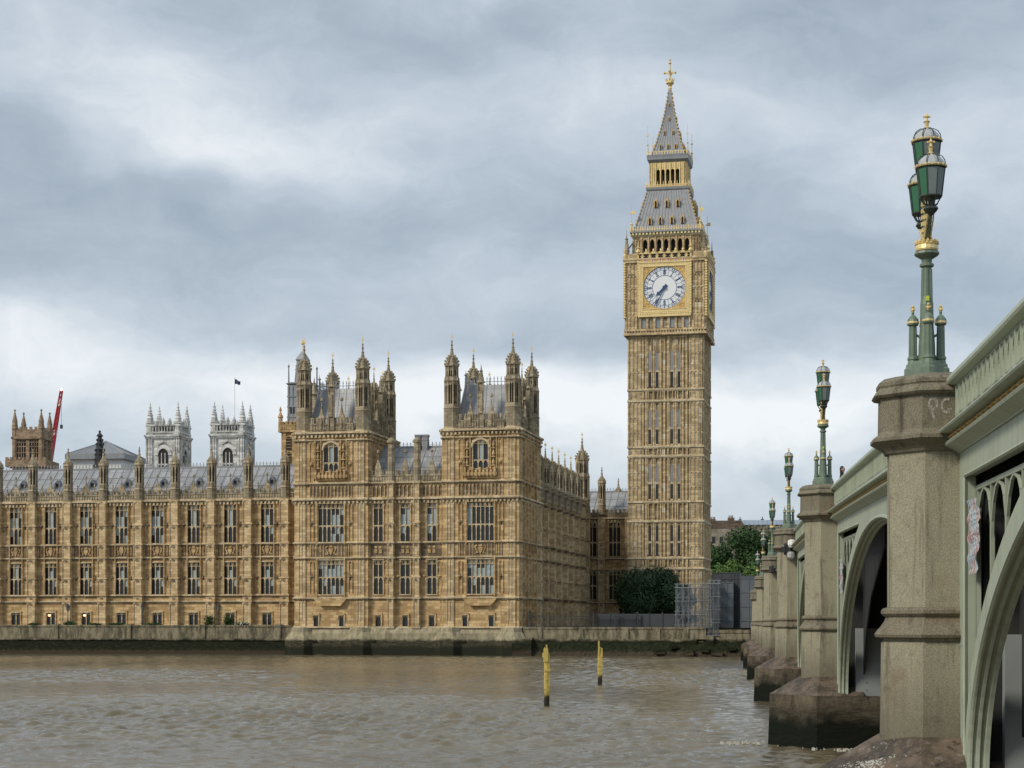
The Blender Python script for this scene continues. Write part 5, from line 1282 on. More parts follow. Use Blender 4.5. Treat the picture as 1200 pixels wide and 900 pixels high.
# railings + hoarding fence
rl = palobj('iron_railing', 'black iron railing on the river wall right of the pavilion', 'railing')
mb = MB()
for i in range(0, 80): mb.box(1.0+i*.2-.02, 1.0+i*.2+.02, 1.0, 1.04, 4.0, 5.9)
mb.box(1, 17, .99, 1.05, 5.6, 5.68); mb.box(1, 17, .99, 1.05, 4.2, 4.28); mb.build('bars', 'iron', rl)
for x in (1, 4.2, 7.4, 10.6, 13.8, 17): mb = MB(); mb.cbox(x, 1.02, 4.0, 6.3, .08); mb.build('post', 'iron', rl)
mb = MB(); mb.box(11, 22.4, 1.6, 1.66, 4.0, 6.0); [mb.box(11+i*1.88, 11.12+i*1.88, 1.5, 1.7, 4, 6.15+(.1 if i % 2 else 0)) for i in range(7)]
o = mb.build('hoarding_fence', 'darksheet'); o.location = (*PO, 0); o.rotation_euler = (0, 0, R(-PA)); tag(o, 'charcoal panel fence in front of the evergreen oak', 'fence')
# security light on post near corner
o = MB(); o.tube((0, 0, 0), (0, 0, 2.3), .06, .05, 6); o.cbox(0, 0, 1.5, 1.9, .3, .15); o.cbox(-.1, 0, 2.1, 2.5, .18, .12); o = o.build('camera_post', 'iron'); o.location = pal(1.5, .9, 4.0); tag(o, 'short dark camera post on the river wall at the pavilion corner', 'camera post')

# scaffolding
sc = palobj('scaffold', 'scaffold with silvery debris netting at the foot of the clock tower', 'scaffold')
def scaf(x0, x1, y0, y1, z0, z1, nx_, nz_):
    mb = MB()
    for i in range(nx_+1):
        x = x0+(x1-x0)*i/nx_
        for y_ in (y0, y1): mb.tube((x, y_, z0), (x, y_, z1+.5), .055, .055, 5)
    for k in range(nz_+1):
        z = z0+(z1-z0)*k/nz_
        for y_ in (y0, y1): mb.tube((x0-.2, y_, z), (x1+.2, y_, z), .055, .055, 5); mb.tube((x0-.2, y_, z+.5), (x1+.2, y_, z+.5), .04, .04, 5)
        for i in range(nx_+1): x = x0+(x1-x0)*i/nx_; mb.tube((x, y0-.2, z), (x, y1+.2, z), .05, .05, 5)
    for k in range(nz_): mb.tube((x0, y0, z0+(z1-z0)*k/nz_), (x0+(x1-x0)/nx_, y0, z0+(z1-z0)*(k+1)/nz_), .045, .045, 5)
    mb.build('tubes', 'steel', sc)
    mb = MB(); [mb.box(x0, x1, y0+.05, y1-.05, z0+(z1-z0)*k/nz_-.09, z0+(z1-z0)*k/nz_-.03) for k in range(1, nz_+1)]; mb.build('boards', simple('scaffold_boards', (.3,.25,.18), .8), sc)
    mb = MB(); n = 24; rr = random.Random(int(x0*10))
    mb.loft([[(x0+(x1-x0)*i/n, y0-.1+.06*math.sin(i*1.7)+rr.uniform(-.03, .03), z0+(z1-z0)*k/6) for k in range(7)] for i in range(n+1)], cap=False, closed=False); mb.build('netting', 'net', sc)
scaf(22.5, 26.9, .8, 2.3, 3.9, 9.7, 5, 3); scaf(27.1, 28.5, .2, 1.8, 2.9, 10.2, 2, 4)
hd = palobj('site_hoarding', 'tall dark grey sheeted site enclosure beside the far end of the bridge', 'hoarding')
def hoard(x0, x1, y0, y1, z1, m_):
    mb = MB(); mb.box(x0, x1, y0, y1, 3.6, z1)
    n = max(2, int((x1-x0)/1.2))
    for i in range(n+1): x = x0+(x1-x0)*i/n; mb.box(x-.04, x+.04, y0-.06, y0, 3.6, z1+.3)
    for z in range(5, int(z1)+1, 2): mb.box(x0-.03, x1+.03, y0-.07, y0-.01, z-.05, z+.05)
    mb.box(x0-.03, x1+.03, y0-.07, y1+.03, z1-.05, z1+.06); mb.build('sheeting', m_, hd)
hoard(28.7, 30.4, 2.4, 6, 10.4, 'greysheet'); hoard(30.4, 31.3, 4, 8, 11.6, 'darksheet'); hoard(31.4, 40, 2.6, 8, 11.3, 'greysheet'); hoard(27.0, 31, 7, 10, 11.9, 'darksheet')

# terrace furniture
def terrace_lamp(x, lab, proto=[None]):
    if proto[0] is None:
        r = empty('terrace_lamp', (0,0,0), -PA); proto[0] = r
        mb = MB(); mb.ngon(0, 0, [(0, .2), (.3, .16), (.4, .09), (2.3, .06), (2.4, .12), (2.5, .05)], 8); mb.build('post', 'iron', r)
        mb = MB(); mb.ngon(0, 0, [(2.5, .16), (3.15, .28)], 6); mb.build('lantern_glass', 'greypane', r)
        mb = MB(); mb.ngon(0, 0, [(3.15, .34), (3.2, .3), (3.4, .12), (3.5, .14), (3.65, .02)], 6)
        for i in range(6): a_ = math.pi/6+i*math.pi/3; mb.tube((.16*math.cos(a_), .16*math.sin(a_), 2.5), (.28*math.cos(a_), .28*math.sin(a_), 3.15), .025, .025, 4)
        mb.build('lantern_frame', 'iron', r)
    else: r = copy_tree(proto[0])
    r.location = pal(x, 1.2, 4.04); tag(r, lab, 'lamp post', 'lamp posts on the palace terrace'); return r
terrace_lamp(-70.6, 'terrace lamp post farthest left, at the third buttress'); terrace_lamp(-58.4, 'middle terrace lamp post beside the lit basement windows'); terrace_lamp(-46.2, 'terrace lamp post nearest the left pavilion, between green bushes')
def bush(x, r, hh, lab, flower=False, sd=0, g=None):
    rnd = random.Random(100+sd); V = []; F = []; V2 = []; F2 = []
    for i in range(int(500*r)+250):
        p = Vector((rnd.gauss(0, r*.45), rnd.gauss(0, .3), abs(rnd.gauss(hh*.4, hh*.28)))); nrm = Vector((rnd.gauss(0, 1), rnd.gauss(0, 1), rnd.gauss(.5, 1))).normalized(); e1 = nrm.orthogonal().normalized()*.09; e2 = nrm.cross(e1)
        tgt = (V2, F2) if flower and rnd.random() < .3 else (V, F); k = len(tgt[0]); tgt[0].extend([tuple(p-e1), tuple(p-e2), tuple(p+e1), tuple(p+e2)]); tgt[1].append((k, k+1, k+2, k+3))
    root = empty('terrace_bush', pal(x, .95, 4.3), -PA, lab, 'bush', 'planting on the terrace wall')
    for nm, vv, ff, m_ in (('foliage', V, F, 'leafmid'), ('blossom', V2, F2, 'flowerw')):
        if vv: me = bpy.data.meshes.new(nm); me.from_pydata(vv, [], ff); me.materials.append(M[m_]); o = bpy.data.objects.new(nm, me); COL.objects.link(o); o.parent = root
    mb = MB(); mb.box(-r, r, -.25, .25, -.28, .12); mb.build('planter', 'dressed', root)
bush(-76, 1.0, .35, 'low trailing plant farthest left on the terrace wall', sd=1); bush(-70.2, 1.0, .6, 'low bush at the foot of the leftmost terrace lamp', sd=2); bush(-66, 1.0, .35, 'low green plant between the leftmost and middle terrace lamps', sd=3)
bush(-62.5, 1.1, .4, 'low plant under the second lit basement window', sd=4); bush(-56.5, 1.1, .4, 'small plant just right of the middle terrace lamp', sd=5)
bush(-47.6, .9, 1.5, 'taller rounded green bush left of the right terrace lamp', sd=6); bush(-44.6, .9, 1.5, 'dark rounded bush right of the right terrace lamp', sd=7); bush(-42.4, 1.0, .5, 'white flowering plant on the terrace wall near the left pavilion', True, 8)

# ================================================================== BRIDGE
bridge = empty('bridge', (0, 0, 0), -TH, 'green iron arch bridge with granite piers crossing the river at right', 'bridge')
YC = [33.3, 69.3, 108.3, 148.8, 187.8, 223.8]; YE = 256.5
ZP = [(-8, 8.95), (14, 9.08), (33.3, 9.2), (69.3, 10.0), (108.3, 10.4), (148.8, 10.28), (187.8, 9.65), (223.8, 8.85), (260, 8.1)]
def zc(y):
    for i in range(len(ZP)-1):
        if y <= ZP[i+1][0] or i == len(ZP)-2:
            p1, p2 = ZP[i], ZP[i+1]; p0_ = ZP[max(0, i-1)]; p3 = ZP[min(len(ZP)-1, i+2)]
            tt = (y-p1[0])/(p2[0]-p1[0]); m1 = (p2[1]-p0_[1])/(p2[0]-p0_[0])*(p2[0]-p1[0]); m2 = (p3[1]-p1[1])/(p3[0]-p1[0])*(p2[0]-p1[0])
            return (2*tt**3-3*tt**2+1)*p1[1]+(tt**3-2*tt**2+tt)*m1+(-2*tt**3+3*tt**2)*p2[1]+(tt**3-tt**2)*m2
XW = 4.1; XN = 34.2
def plan(o, side=0, h0=.85):
    pts = [(5.2, -h0-o), (3.5-o*.41, -h0-o), (2.93-o, -.26-o*.41), (2.93-o, .26+o*.41), (3.5-o*.41, h0+o), (5.2, h0+o)]
    return pts if not side else [(XN-x, y) for x, y in pts]
def pier(yc, proto_c):
    c = zc(yc)
    for side in (1, 0):
        r = MB(); r.M = T(0, yc, 0); r.loft([[(x, y, z) for x, y in plan(o, side)] for z, o in ((4.96, .0), (c-1.42, .0))])
        pr = r.build('pier', 'granite', bridge)
        pier_trim(yc, c, side, pr)
    s_ = MB(); s_.M = T(0, yc, 0)
    pts = lambda e: [(1.59-e, 0), (3.29-e*.5, -2.3-e), (XN-3.29+e*.5, -2.3-e), (XN-1.59+e, 0), (XN-3.29+e*.5, 2.3+e), (3.29-e*.5, 2.3+e)]
    s_.loft([[(x, y, z) for x, y in pts(e)] for z, e in ((-1.5, .12), (1.9, .0), (1.97, 0))], cap=True)
    s_.build('cutwater', 'cutwater', pr)
    s_ = MB(); s_.M = T(0, yc, 0); s_.box(4.72, XN-4.72, -2.0, 2.0, 1.975, 4.5)
    for z in (3.2,): s_.box(4.74, XN-4.74, -2.02, 2.02, z-.015, z+.015)
    for k in range(5):
        for j in range(8): s_.cbox(5.1+k*.5, -2.01, 2.2+j*.27, 2.24+j*.27, .02, .02)
    s_.build('pier_inner_face', 'pierface', pr)
    s_ = MB(); s_.M = T(0, yc, 0); s_.box(4.45, XN-4.45, -1.7, 1.7, 1.98, c-1.35); s_.build('pier_core', 'under', pr)  # near-black colour makes the shadow gap beside the inner face
    return pr
def pier_trim(yc, c, side, pr):
    s_ = MB(); s_.M = T(0, yc, 0)
    s_.loft([[(x, y, z) for x, y in plan(o, side)] for z, o in ((2.0, .14), (4.34, .11), (4.38, .06), (4.43, .06))])
    s_.build('lower_shaft', 'granite', pr)
    s_ = MB(); s_.M = T(0, yc, 0)
    s_.loft([[(x, y, z) for x, y in plan(o, side)] for z, o in ((4.42, .14), (4.44, .21), (4.49, .23), (4.55, .19), (4.63, .12), (4.74, .05), (4.80, .03), (4.83, .07), (4.87, .11), (4.93, .11), (4.97, .07), (4.99, .0))])
    s_.build('pier_base_moulding', 'granitecap', pr)
    s_ = MB(); s_.M = T(0, yc, 0)
    s_.loft([[(x, y, z) for x, y in plan(o, side)] for z, o in ((c-1.42, .0), (c-1.41, .05), (c-1.36, .07), (c-1.31, .12), (c-1.23, .25), (c-1.2, .3), (c-1.14, .3), (c-1.08, .22), (c-1.02, .17),
            (c-.42, .16), (c-.40, .24), (c-.36, .28), (c-.31, .26), (c-.22, .18), (c-.19, .2), (c-.13, .2), (c-.05, .1), (c, -.1))])
    s_.build('pier_cap', 'granitecap', pr)
    s_ = MB(); s_.M = T(0, yc, 0)
    fx = (lambda x: XN-x) if side else (lambda x: x)
    lo = [(1.59, 0), (3.29, -2.3), (5, -2.3), (5, 2.3), (3.29, 2.3)]; hi = [(2.75, 0), (3.42, -1.02), (5, -1.02), (5, 1.02), (3.42, 1.02)]
    s_.loft([[(fx(x), y, 1.975) for x, y in lo], [(fx(x), y, 2.66) for x, y in hi]])
    s_.build('cutwater_slope', 'cutslope', pr)
for yc in YC: pier(yc, None)
# splash marks on nearest cutwater
def sweep(mb, prof, y0, y1, n, mirror=False, zf=zc):
    rings = []
    for i in range(n+1):
        y = y0+(y1-y0)*i/n; c = zf(y); rings.append([((XN-x) if mirror else x, y, c+dz) for x, dz in prof])
    mb.loft(rings)
spans = [(-4.0, YC[0])]+list(zip(YC, YC[1:]))+[(YC[-1], YE)]
hand = [(3.86,-.24),(3.84,-.2),(3.86,-.14),(3.9,-.12),(3.9,-.09),(3.93,-.05),(4.0,-.03),(4.1,-.03),(4.2,-.05),(4.22,-.1),(4.22,-.24),(4.14,-.27),(3.98,-.27)]
ledge = [(3.97,-.93),(3.95,-.95),(3.86,-1.0),(3.72,-1.06),(3.70,-1.09),(3.72,-1.12),(3.9,-1.13),(4.2,-1.13),(4.2,-.93)]
torus = [(3.86,-1.25),(3.82,-1.29),(3.84,-1.33),(3.92,-1.37),(4.0,-1.41),(4.06,-1.44),(4.06,-1.46),(4.25,-1.46),(4.25,-1.25)]
for si, (ya, yb) in enumerate(spans):
    a_, b_ = ya+.9, yb-.9; n = 12
    if si == 0: a_ = ya+.2
    for mir in (False, True):
        mb = MB()
        sweep(mb, hand, a_, b_, n, mir); sweep(mb, [(4.0,-.93),(4.0,-.78),(4.11,-.78),(4.11,-.93)], a_, b_, n, mir); sweep(mb, [(4.0,-.34),(4.0,-.26),(4.11,-.26),(4.11,-.34)], a_, b_, n, mir)
        if mir: sweep(mb, [(4.02,-.8),(4.02,-.3),(4.1,-.3),(4.1,-.8)], a_, b_, n, mir)
        else:
            mb.cur = 1; sweep(mb, [(4.09,-.8),(4.09,-.3),(4.105,-.3),(4.105,-.8)], a_, b_, n, mir); mb.cur = 0  # darker green sheet, colour standing in for shade inside the openings
            p = .46; k = int((b_-a_)/p); p = (b_-a_)/k; m_ = 6
            for i in range(k):       # pierced lattice of pointed ovals
                y0 = a_+i*p; c = zc(y0+p/2); zb_, zt = c-.80, c-.32; ym = y0+p/2
                for sg in (-1, 1):
                    ye = y0 if sg < 0 else y0+p; ov = []
                    for j in range(m_+1):
                        q = j/m_; ov.append((ym+sg*p*.40*math.sin(math.pi*min(1, q*1.0))**.6, zb_+.03+(zt-zb_-.06)*q))
                    for j in range(m_):
                        (u0, v0), (u1, v1) = ov[j], ov[j+1]
                        mb.add([(4.0, u0, v0), (4.0, u1, v1), (4.0, ye, v1), (4.0, ye, v0), (4.07, u0, v0), (4.07, u1, v1), (4.07, ye, v1), (4.07, ye, v0)], [(0,1,2,3),(7,6,5,4),(0,4,5,1)])
                    mb.add([(4.0, ym, zb_-.02), (4.0, ym, zb_+.03), (4.0, ye, zb_+.03), (4.0, ye, zb_-.02)], [(0,1,2,3)]); mb.add([(4.0, ym, zt-.03), (4.0, ym, zt+.02), (4.0, ye, zt+.02), (4.0, ye, zt-.03)], [(0,1,2,3)])
                mb.box(3.965, 4.0, y0-.015, y0+.015, zb_, zt)
                mb.box(4.02, 4.09, ym-.012, ym+.012, zt-.17, zt-.02); mb.box(4.02, 4.09, ym-.1, ym+.1, zt-.17, zt-.15)
        mb.build('parapet', ['sage', 'shadegreen'], bridge)
        mb = MB(); sweep(mb, ledge, a_, b_, n, mir); sweep(mb, torus, a_, b_, n, mir); mb.cur = 1; sweep(mb, [(3.98,-1.26),(3.98,-1.13),(4.2,-1.13),(4.2,-1.26)], a_, b_, n, mir); mb.cur = 0  # dark brown frieze strip behind the gilt leaves
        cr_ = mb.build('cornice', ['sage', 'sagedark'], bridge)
        if not mir:
            mb = MB(); p = .5; k = int((b_-a_)/p)
            for i in range(k):
                y0 = a_+(i+.5)*(b_-a_)/k; c = zc(y0)
                mb.add([(3.93, y0-.04, c-1.25), (3.93, y0+.05, c-1.25), (3.86, y0+.09, c-1.19), (3.90, y0+.05, c-1.14), (3.90, y0-.07, c-1.14), (3.86, y0-.05, c-1.19), (3.98, y0-.05, c-1.25), (3.98, y0+.07, c-1.25), (3.98, y0+.08, c-1.135), (3.98, y0-.10, c-1.135)],
                       [(0,1,2,5),(5,2,3,4),(0,5,9,6),(5,4,9),(1,7,8,2),(2,8,3),(4,3,8,9),(0,6,7,1)])
            mb.build('gilt_leaf_ornament', 'golddull', cr_)
        # spandrel plate
        Ym = (ya+yb)/2 if si else 16.65; a_el = (yb-ya)/2-2.0 if si else 14.65; zt_ = lambda y: zc(y)-1.40
        crown = zc(Ym)-1.92; b_el = crown-1.97
        def zarch(y, off=0):
            dx = abs(y-Ym); A_ = a_el+off
            return 1.97 if dx >= A_ else 1.97+(b_el+off)*math.sqrt(max(0, 1-(dx/A_)**2))
        mb = MB(); N = 140; ys = []
        for i in range(N+1): ys.append(Ym-(a_el+1.15)*math.cos(math.pi*i/N))
        ys[0] = a_ if si else Ym-a_el-1.2; ys[-1] = b_
        ys = sorted(set(ys+[Ym-a_el-.5, Ym+a_el+.5, Ym-a_el, Ym+a_el]))
        fx = (lambda x: XN-x) if mir else (lambda x: x)
        def quad(x0, x1, ya_, za0, zb0, yb_, za1, zb1):
            mb.add([(fx(x), y, z) for x in (x0, x1) for y, z in ((ya_, za0), (yb_, za1), (yb_, zb1), (ya_, zb0))], [(0,1,2,3),(7,6,5,4),(0,4,5,1),(3,2,6,7),(0,3,7,4),(1,5,6,2)])
        for y0, y1 in zip(ys, ys[1:]):
            if y1-y0 < 1e-5: continue
            lo0, lo1 = zarch(y0), zarch(y1); t0, t1 = zt_(y0), zt_(y1); inside = abs((y0+y1)/2-Ym) < a_el+.5
            b0_, b1_ = zarch(y0, .5), zarch(y1, .5); p0z, p1z = zc(y0)-1.9, zc(y1)-1.9
            if inside and b0_ < p0z-.02 and b1_ < p1z-.02:
                quad(XW, XW+.2, y0, lo0, b0_, y1, lo1, b1_); quad(XW, XW+.2, y0, p0z, t0, y1, p1z, t1)
            else: quad(XW, XW+.2, y0, lo0, t0, y1, lo1, t1)
        # joints and mouldings round the panel opening
        if not mir:
            for y0, y1 in zip(ys, ys[1:]):
                b0_, b1_ = zarch(y0, .5), zarch(y1, .5); p0z, p1z = zc(y0)-1.9, zc(y1)-1.9
                if abs((y0+y1)/2-Ym) < a_el+.5 and b0_ < p0z-.02 and b1_ < p1z-.02:
                    mb.tube((XW+.01, y0, p0z), (XW+.01, y1, p1z), .035, .035, 5)
            for sg in (-1, 1):
                ye = Ym+sg*(a_el+.5); mb.tube((XW+.01, ye, 2.2), (XW+.01, ye, zc(ye)-1.9), .035, .035, 5); mb.box(XW-.012, XW, ye+.02 if sg > 0 else ye-.6, ye+.6 if sg > 0 else ye-.02, 4.3, 4.33)
        mb.build('spandrel', 'sage', bridge)
        # arch mouldings
        mb = MB(); prof = [(XW-.02,.0),(XW-.03,.05),(XW+.01,.08),(XW+.05,.09),(XW+.06,.05),(XW+.11,.06),(XW+.12,.11),(XW+.17,.13),(XW+.19,.08),(XW+.24,.09),(XW+.26,.15),(XW+.33,.17),(XW+.33,-.03),(XW,-.03)]
        rings = []
        for i in range(65):
            th_ = math.pi*i/64
            if si == 0 and th_ > math.pi*.995: pass
            rings.append([(fx(x), Ym-(a_el-o_)*math.cos(th_), 1.97+(b_el-o_)*math.sin(th_)) for x, o_ in prof])
        mb.smooth = False; mb.loft(rings); mb.build('arch_moulding', 'sage', bridge)
        # tracery inside the panels
        if not mir:
            for sg in (-1, 1):
                ye = Ym+sg*(a_el+.5); mb = MB(); k = 0; bars = []
                while k < 7:
                    y = ye-sg*(.10+k*1.6); lo_, hi_ = zarch(y, .4), zc(y)-2.16
                    if hi_-lo_ < .3: break
                    mb.box(XW+.2, XW+.27, y-.04, y+.04, lo_, hi_)
                    if hi_-lo_ > 1.1:
                        pr_ = None
                        for j in range(5):
                            q = j/4; yy = y-sg*(.8-.8*math.cos(q*math.pi/2)); z_ = hi_-1.0+1.0*math.sin(q*math.pi/2)
                            if pr_: mb.tube((XW+.23, pr_[0], pr_[1]), (XW+.23, yy, z_), .035, .035, 4); mb.tube((XW+.23, 2*y-sg*1.6-pr_[0], pr_[1]), (XW+.23, 2*y-sg*1.6-yy, z_), .035, .035, 4)
                            pr_ = (yy, z_)
                    k += 1
                yl = ye-sg*(.10+k*1.6)
                mb.loft([[(XW+.2, yy, zc(yy)-2.16), (XW+.28, yy, zc(yy)-2.16), (XW+.28, yy, zc(yy)-2.08), (XW+.2, yy, zc(yy)-2.08)] for yy in (ye, (ye+yl)/2, yl)])
                mb.build('spandrel_tracery', 'sage', bridge)
                mb = MB(); yn = yl; mb.loft([[(XW+.9, yy, zarch(yy, .1)), (XW+.95, yy, zarch(yy, .1)), (XW+.95, yy, zc(yy)-1.6), (XW+.9, yy, zc(yy)-1.6)] for yy in (ye+sg*.2, ye-sg*2, ye-sg*4, yl)]); mb.build('spandrel_shade_back', 'under', bridge)  # near-black plate added as the shade behind the tracery
    # deck and ribs
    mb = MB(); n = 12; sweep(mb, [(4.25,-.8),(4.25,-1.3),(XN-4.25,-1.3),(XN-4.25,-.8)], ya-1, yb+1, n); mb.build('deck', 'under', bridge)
    k = int((yb-ya)/2.6)
    for i in range(k):
        y = ya+2.3+i*2.6
        if y > yb-2: break
        mb = MB(); mb.box(4.7, XN-4.7, y-.12, y+.12, zc(y)-1.65, zc(y)-1.31); mb.build('cross_beam', 'rib', bridge)
    x = 6.9
    while x < 30:
        mb = MB(); rings = []
        for i in range(41):
            th_ = math.pi*i/40; rings.append([(x+dx, Ym-(a_el-.1-o_)*math.cos(th_), 2.0+(b_el-.15-o_)*math.sin(th_)) for dx, o_ in ((-.14, 0), (.14, 0), (.14, .45), (-.14, .45))])
        mb.loft(rings); x += 3.4; mb.build('arch_rib', 'rib', bridge)
# far abutment
mb = MB(); mb.box(3.2, XN-3.2, YE-1.2, YE+14, -1.5, 6.9); mb.box(2.6, XN-2.6, YE-1.8, YE+14.5, -1.5, 3.6); mb.box(3.0, XN-3.0, YE-1.4, YE+14, 6.9, 7.3); mb.box(3.4, 3.9, YE, YE+13, 7.3, 8.1); mb.build('far_abutment', 'granite', bridge)
mb = MB(); mb.box(3.3, XN-3.3, -22, 1.8, -1.5, 7.4); mb.build('near_abutment', 'granite', bridge)
# lichen spatter on nearest slope, proud of the stone
mb = MB(); rnd = random.Random(44)
def slope_pt(u_, v_):
    lo0, lo1, hi0, hi1 = Vector((1.59,0,1.98)), Vector((3.29,-2.3,1.98)), Vector((2.75,0,2.665)), Vector((3.42,-1.02,2.665))
    return lo0.lerp(lo1, u_).lerp(hi0.lerp(hi1, u_), v_)
for i in range(420):
    u_ = min(1, max(0, rnd.gauss(.42, .10))); v_ = min(.9, max(.02, rnd.gauss(.3, .2))); p = slope_pt(u_, v_)+Vector((-.002, -.002, .004)); e1 = (slope_pt(u_+.01, v_)-slope_pt(u_, v_)).normalized(); e2 = (slope_pt(u_, v_+.01)-slope_pt(u_, v_)).normalized(); r = rnd.uniform(.006, .028)
    mb.add([tuple(p+(e1*math.cos(a_*1.26)+e2*math.sin(a_*1.26))*r*rnd.uniform(.6, 1.2)) for a_ in range(5)], [(0,1,2,3,4)])
mb.M = T(0, YC[0], 0)
mb.v = [(x, y+YC[0], z) for x, y, z in mb.v]; mb.build('lichen_spatter', 'lichen', bridge)
# faded chalk letters on the nearest cap
m, t, b = mat('chalk_white'); p_ = t.node('ShaderNodeTexCoord').outputs['Object']; b.inputs['Base Color'].default_value = (.48,.45,.41,1); t.put(b.inputs['Alpha'], t.m('MULTIPLY_ADD', t.step(t.noise(p_, 22, 4), .4, .6), .5, .3)); M['chalk'] = m
mb = MB(); yf = YC[0]-.85-.168; cz = zc(YC[0])-.68
def arc(cx, cz_, r, a0, a1, w_=.026, sx=.75):
    n = 10
    for i in range(n):
        t0, t1 = R(a0+(a1-a0)*i/n), R(a0+(a1-a0)*(i+1)/n)
        mb.add([(cx+rr*sx*math.cos(t_), yf-.004, cz_+rr*math.sin(t_)) for rr, t_ in ((r-w_, t0), (r+w_, t0), (r+w_, t1), (r-w_, t1))], [(0,1,2,3)])
arc(3.62, cz+.08, .1, -40, 300); mb.add([(3.56, yf-.004, cz+.05), (3.60, yf-.004, cz+.05), (3.66, yf-.004, cz-.19), (3.62, yf-.004, cz-.19)], [(0,1,2,3)])
arc(3.86, cz+.05, .12, 60, 300); mb.add([(3.87, yf-.004, cz-.03), (3.95, yf-.004, cz-.03), (3.95, yf-.004, cz), (3.87, yf-.004, cz)], [(0,1,2,3)])
mb.build('chalk_graffiti', 'chalk', bridge)
# torn poster caught in the spandrel tracery
mb = MB(); rnd = random.Random(12); yp = YC[0]-1.58
n = 18; L1 = []; L2 = []
for i in range(n+1):
    z = 5.55+i/n*1.28; L1.append((4.15+.02*math.sin(i*1.3), yp-.02+rnd.uniform(-.02, .02)-(.05 if i < 4 else 0), z)); L2.append((4.19+.02*math.sin(i), yp-1.15+rnd.uniform(-.12, .12)+(.35 if i < 5 or i > 15 else 0), z))
for i in range(n): mb.add([L1[i], L1[i+1], L2[i+1], L2[i]], [(0,1,2,3)])
m, t, b = mat('torn_printed_paper'); p_ = t.node('ShaderNodeTexCoord').outputs['Object']
n1 = t.noise(p_, 4, 3); n2 = t.noise(t.scale(p_, (1, 3, 1)), 14, 4); c = t.mix(t.step(n1, .45, .55), (.25,.40,.50), (.34,.08,.08)); c = t.mix(t.step(n2, .5, .56), c, (.75,.74,.70)); c = t.mix(t.step(t.noise(p_, 40, 2), .58, .64), c, (.06,.06,.08)); t.put(b.inputs['Base Color'], c)
for k in range(2):
    o = mb.build('torn_poster', m) if k == 0 else o.copy()
    if k: COL.objects.link(o)
    o.rotation_euler = (0, 0, R(-TH)); dy = 0 if k == 0 else YC[1]-YC[0]; c_, s_ = math.cos(R(TH)), math.sin(R(TH)); o.location = (dy*s_, dy*c_, 0 if k == 0 else .25)
    tag(o, ['large torn red and blue paper poster stuck in the green ironwork beside the nearest pier', 'small torn paper scrap in the ironwork beside the second pier'][k], 'poster')

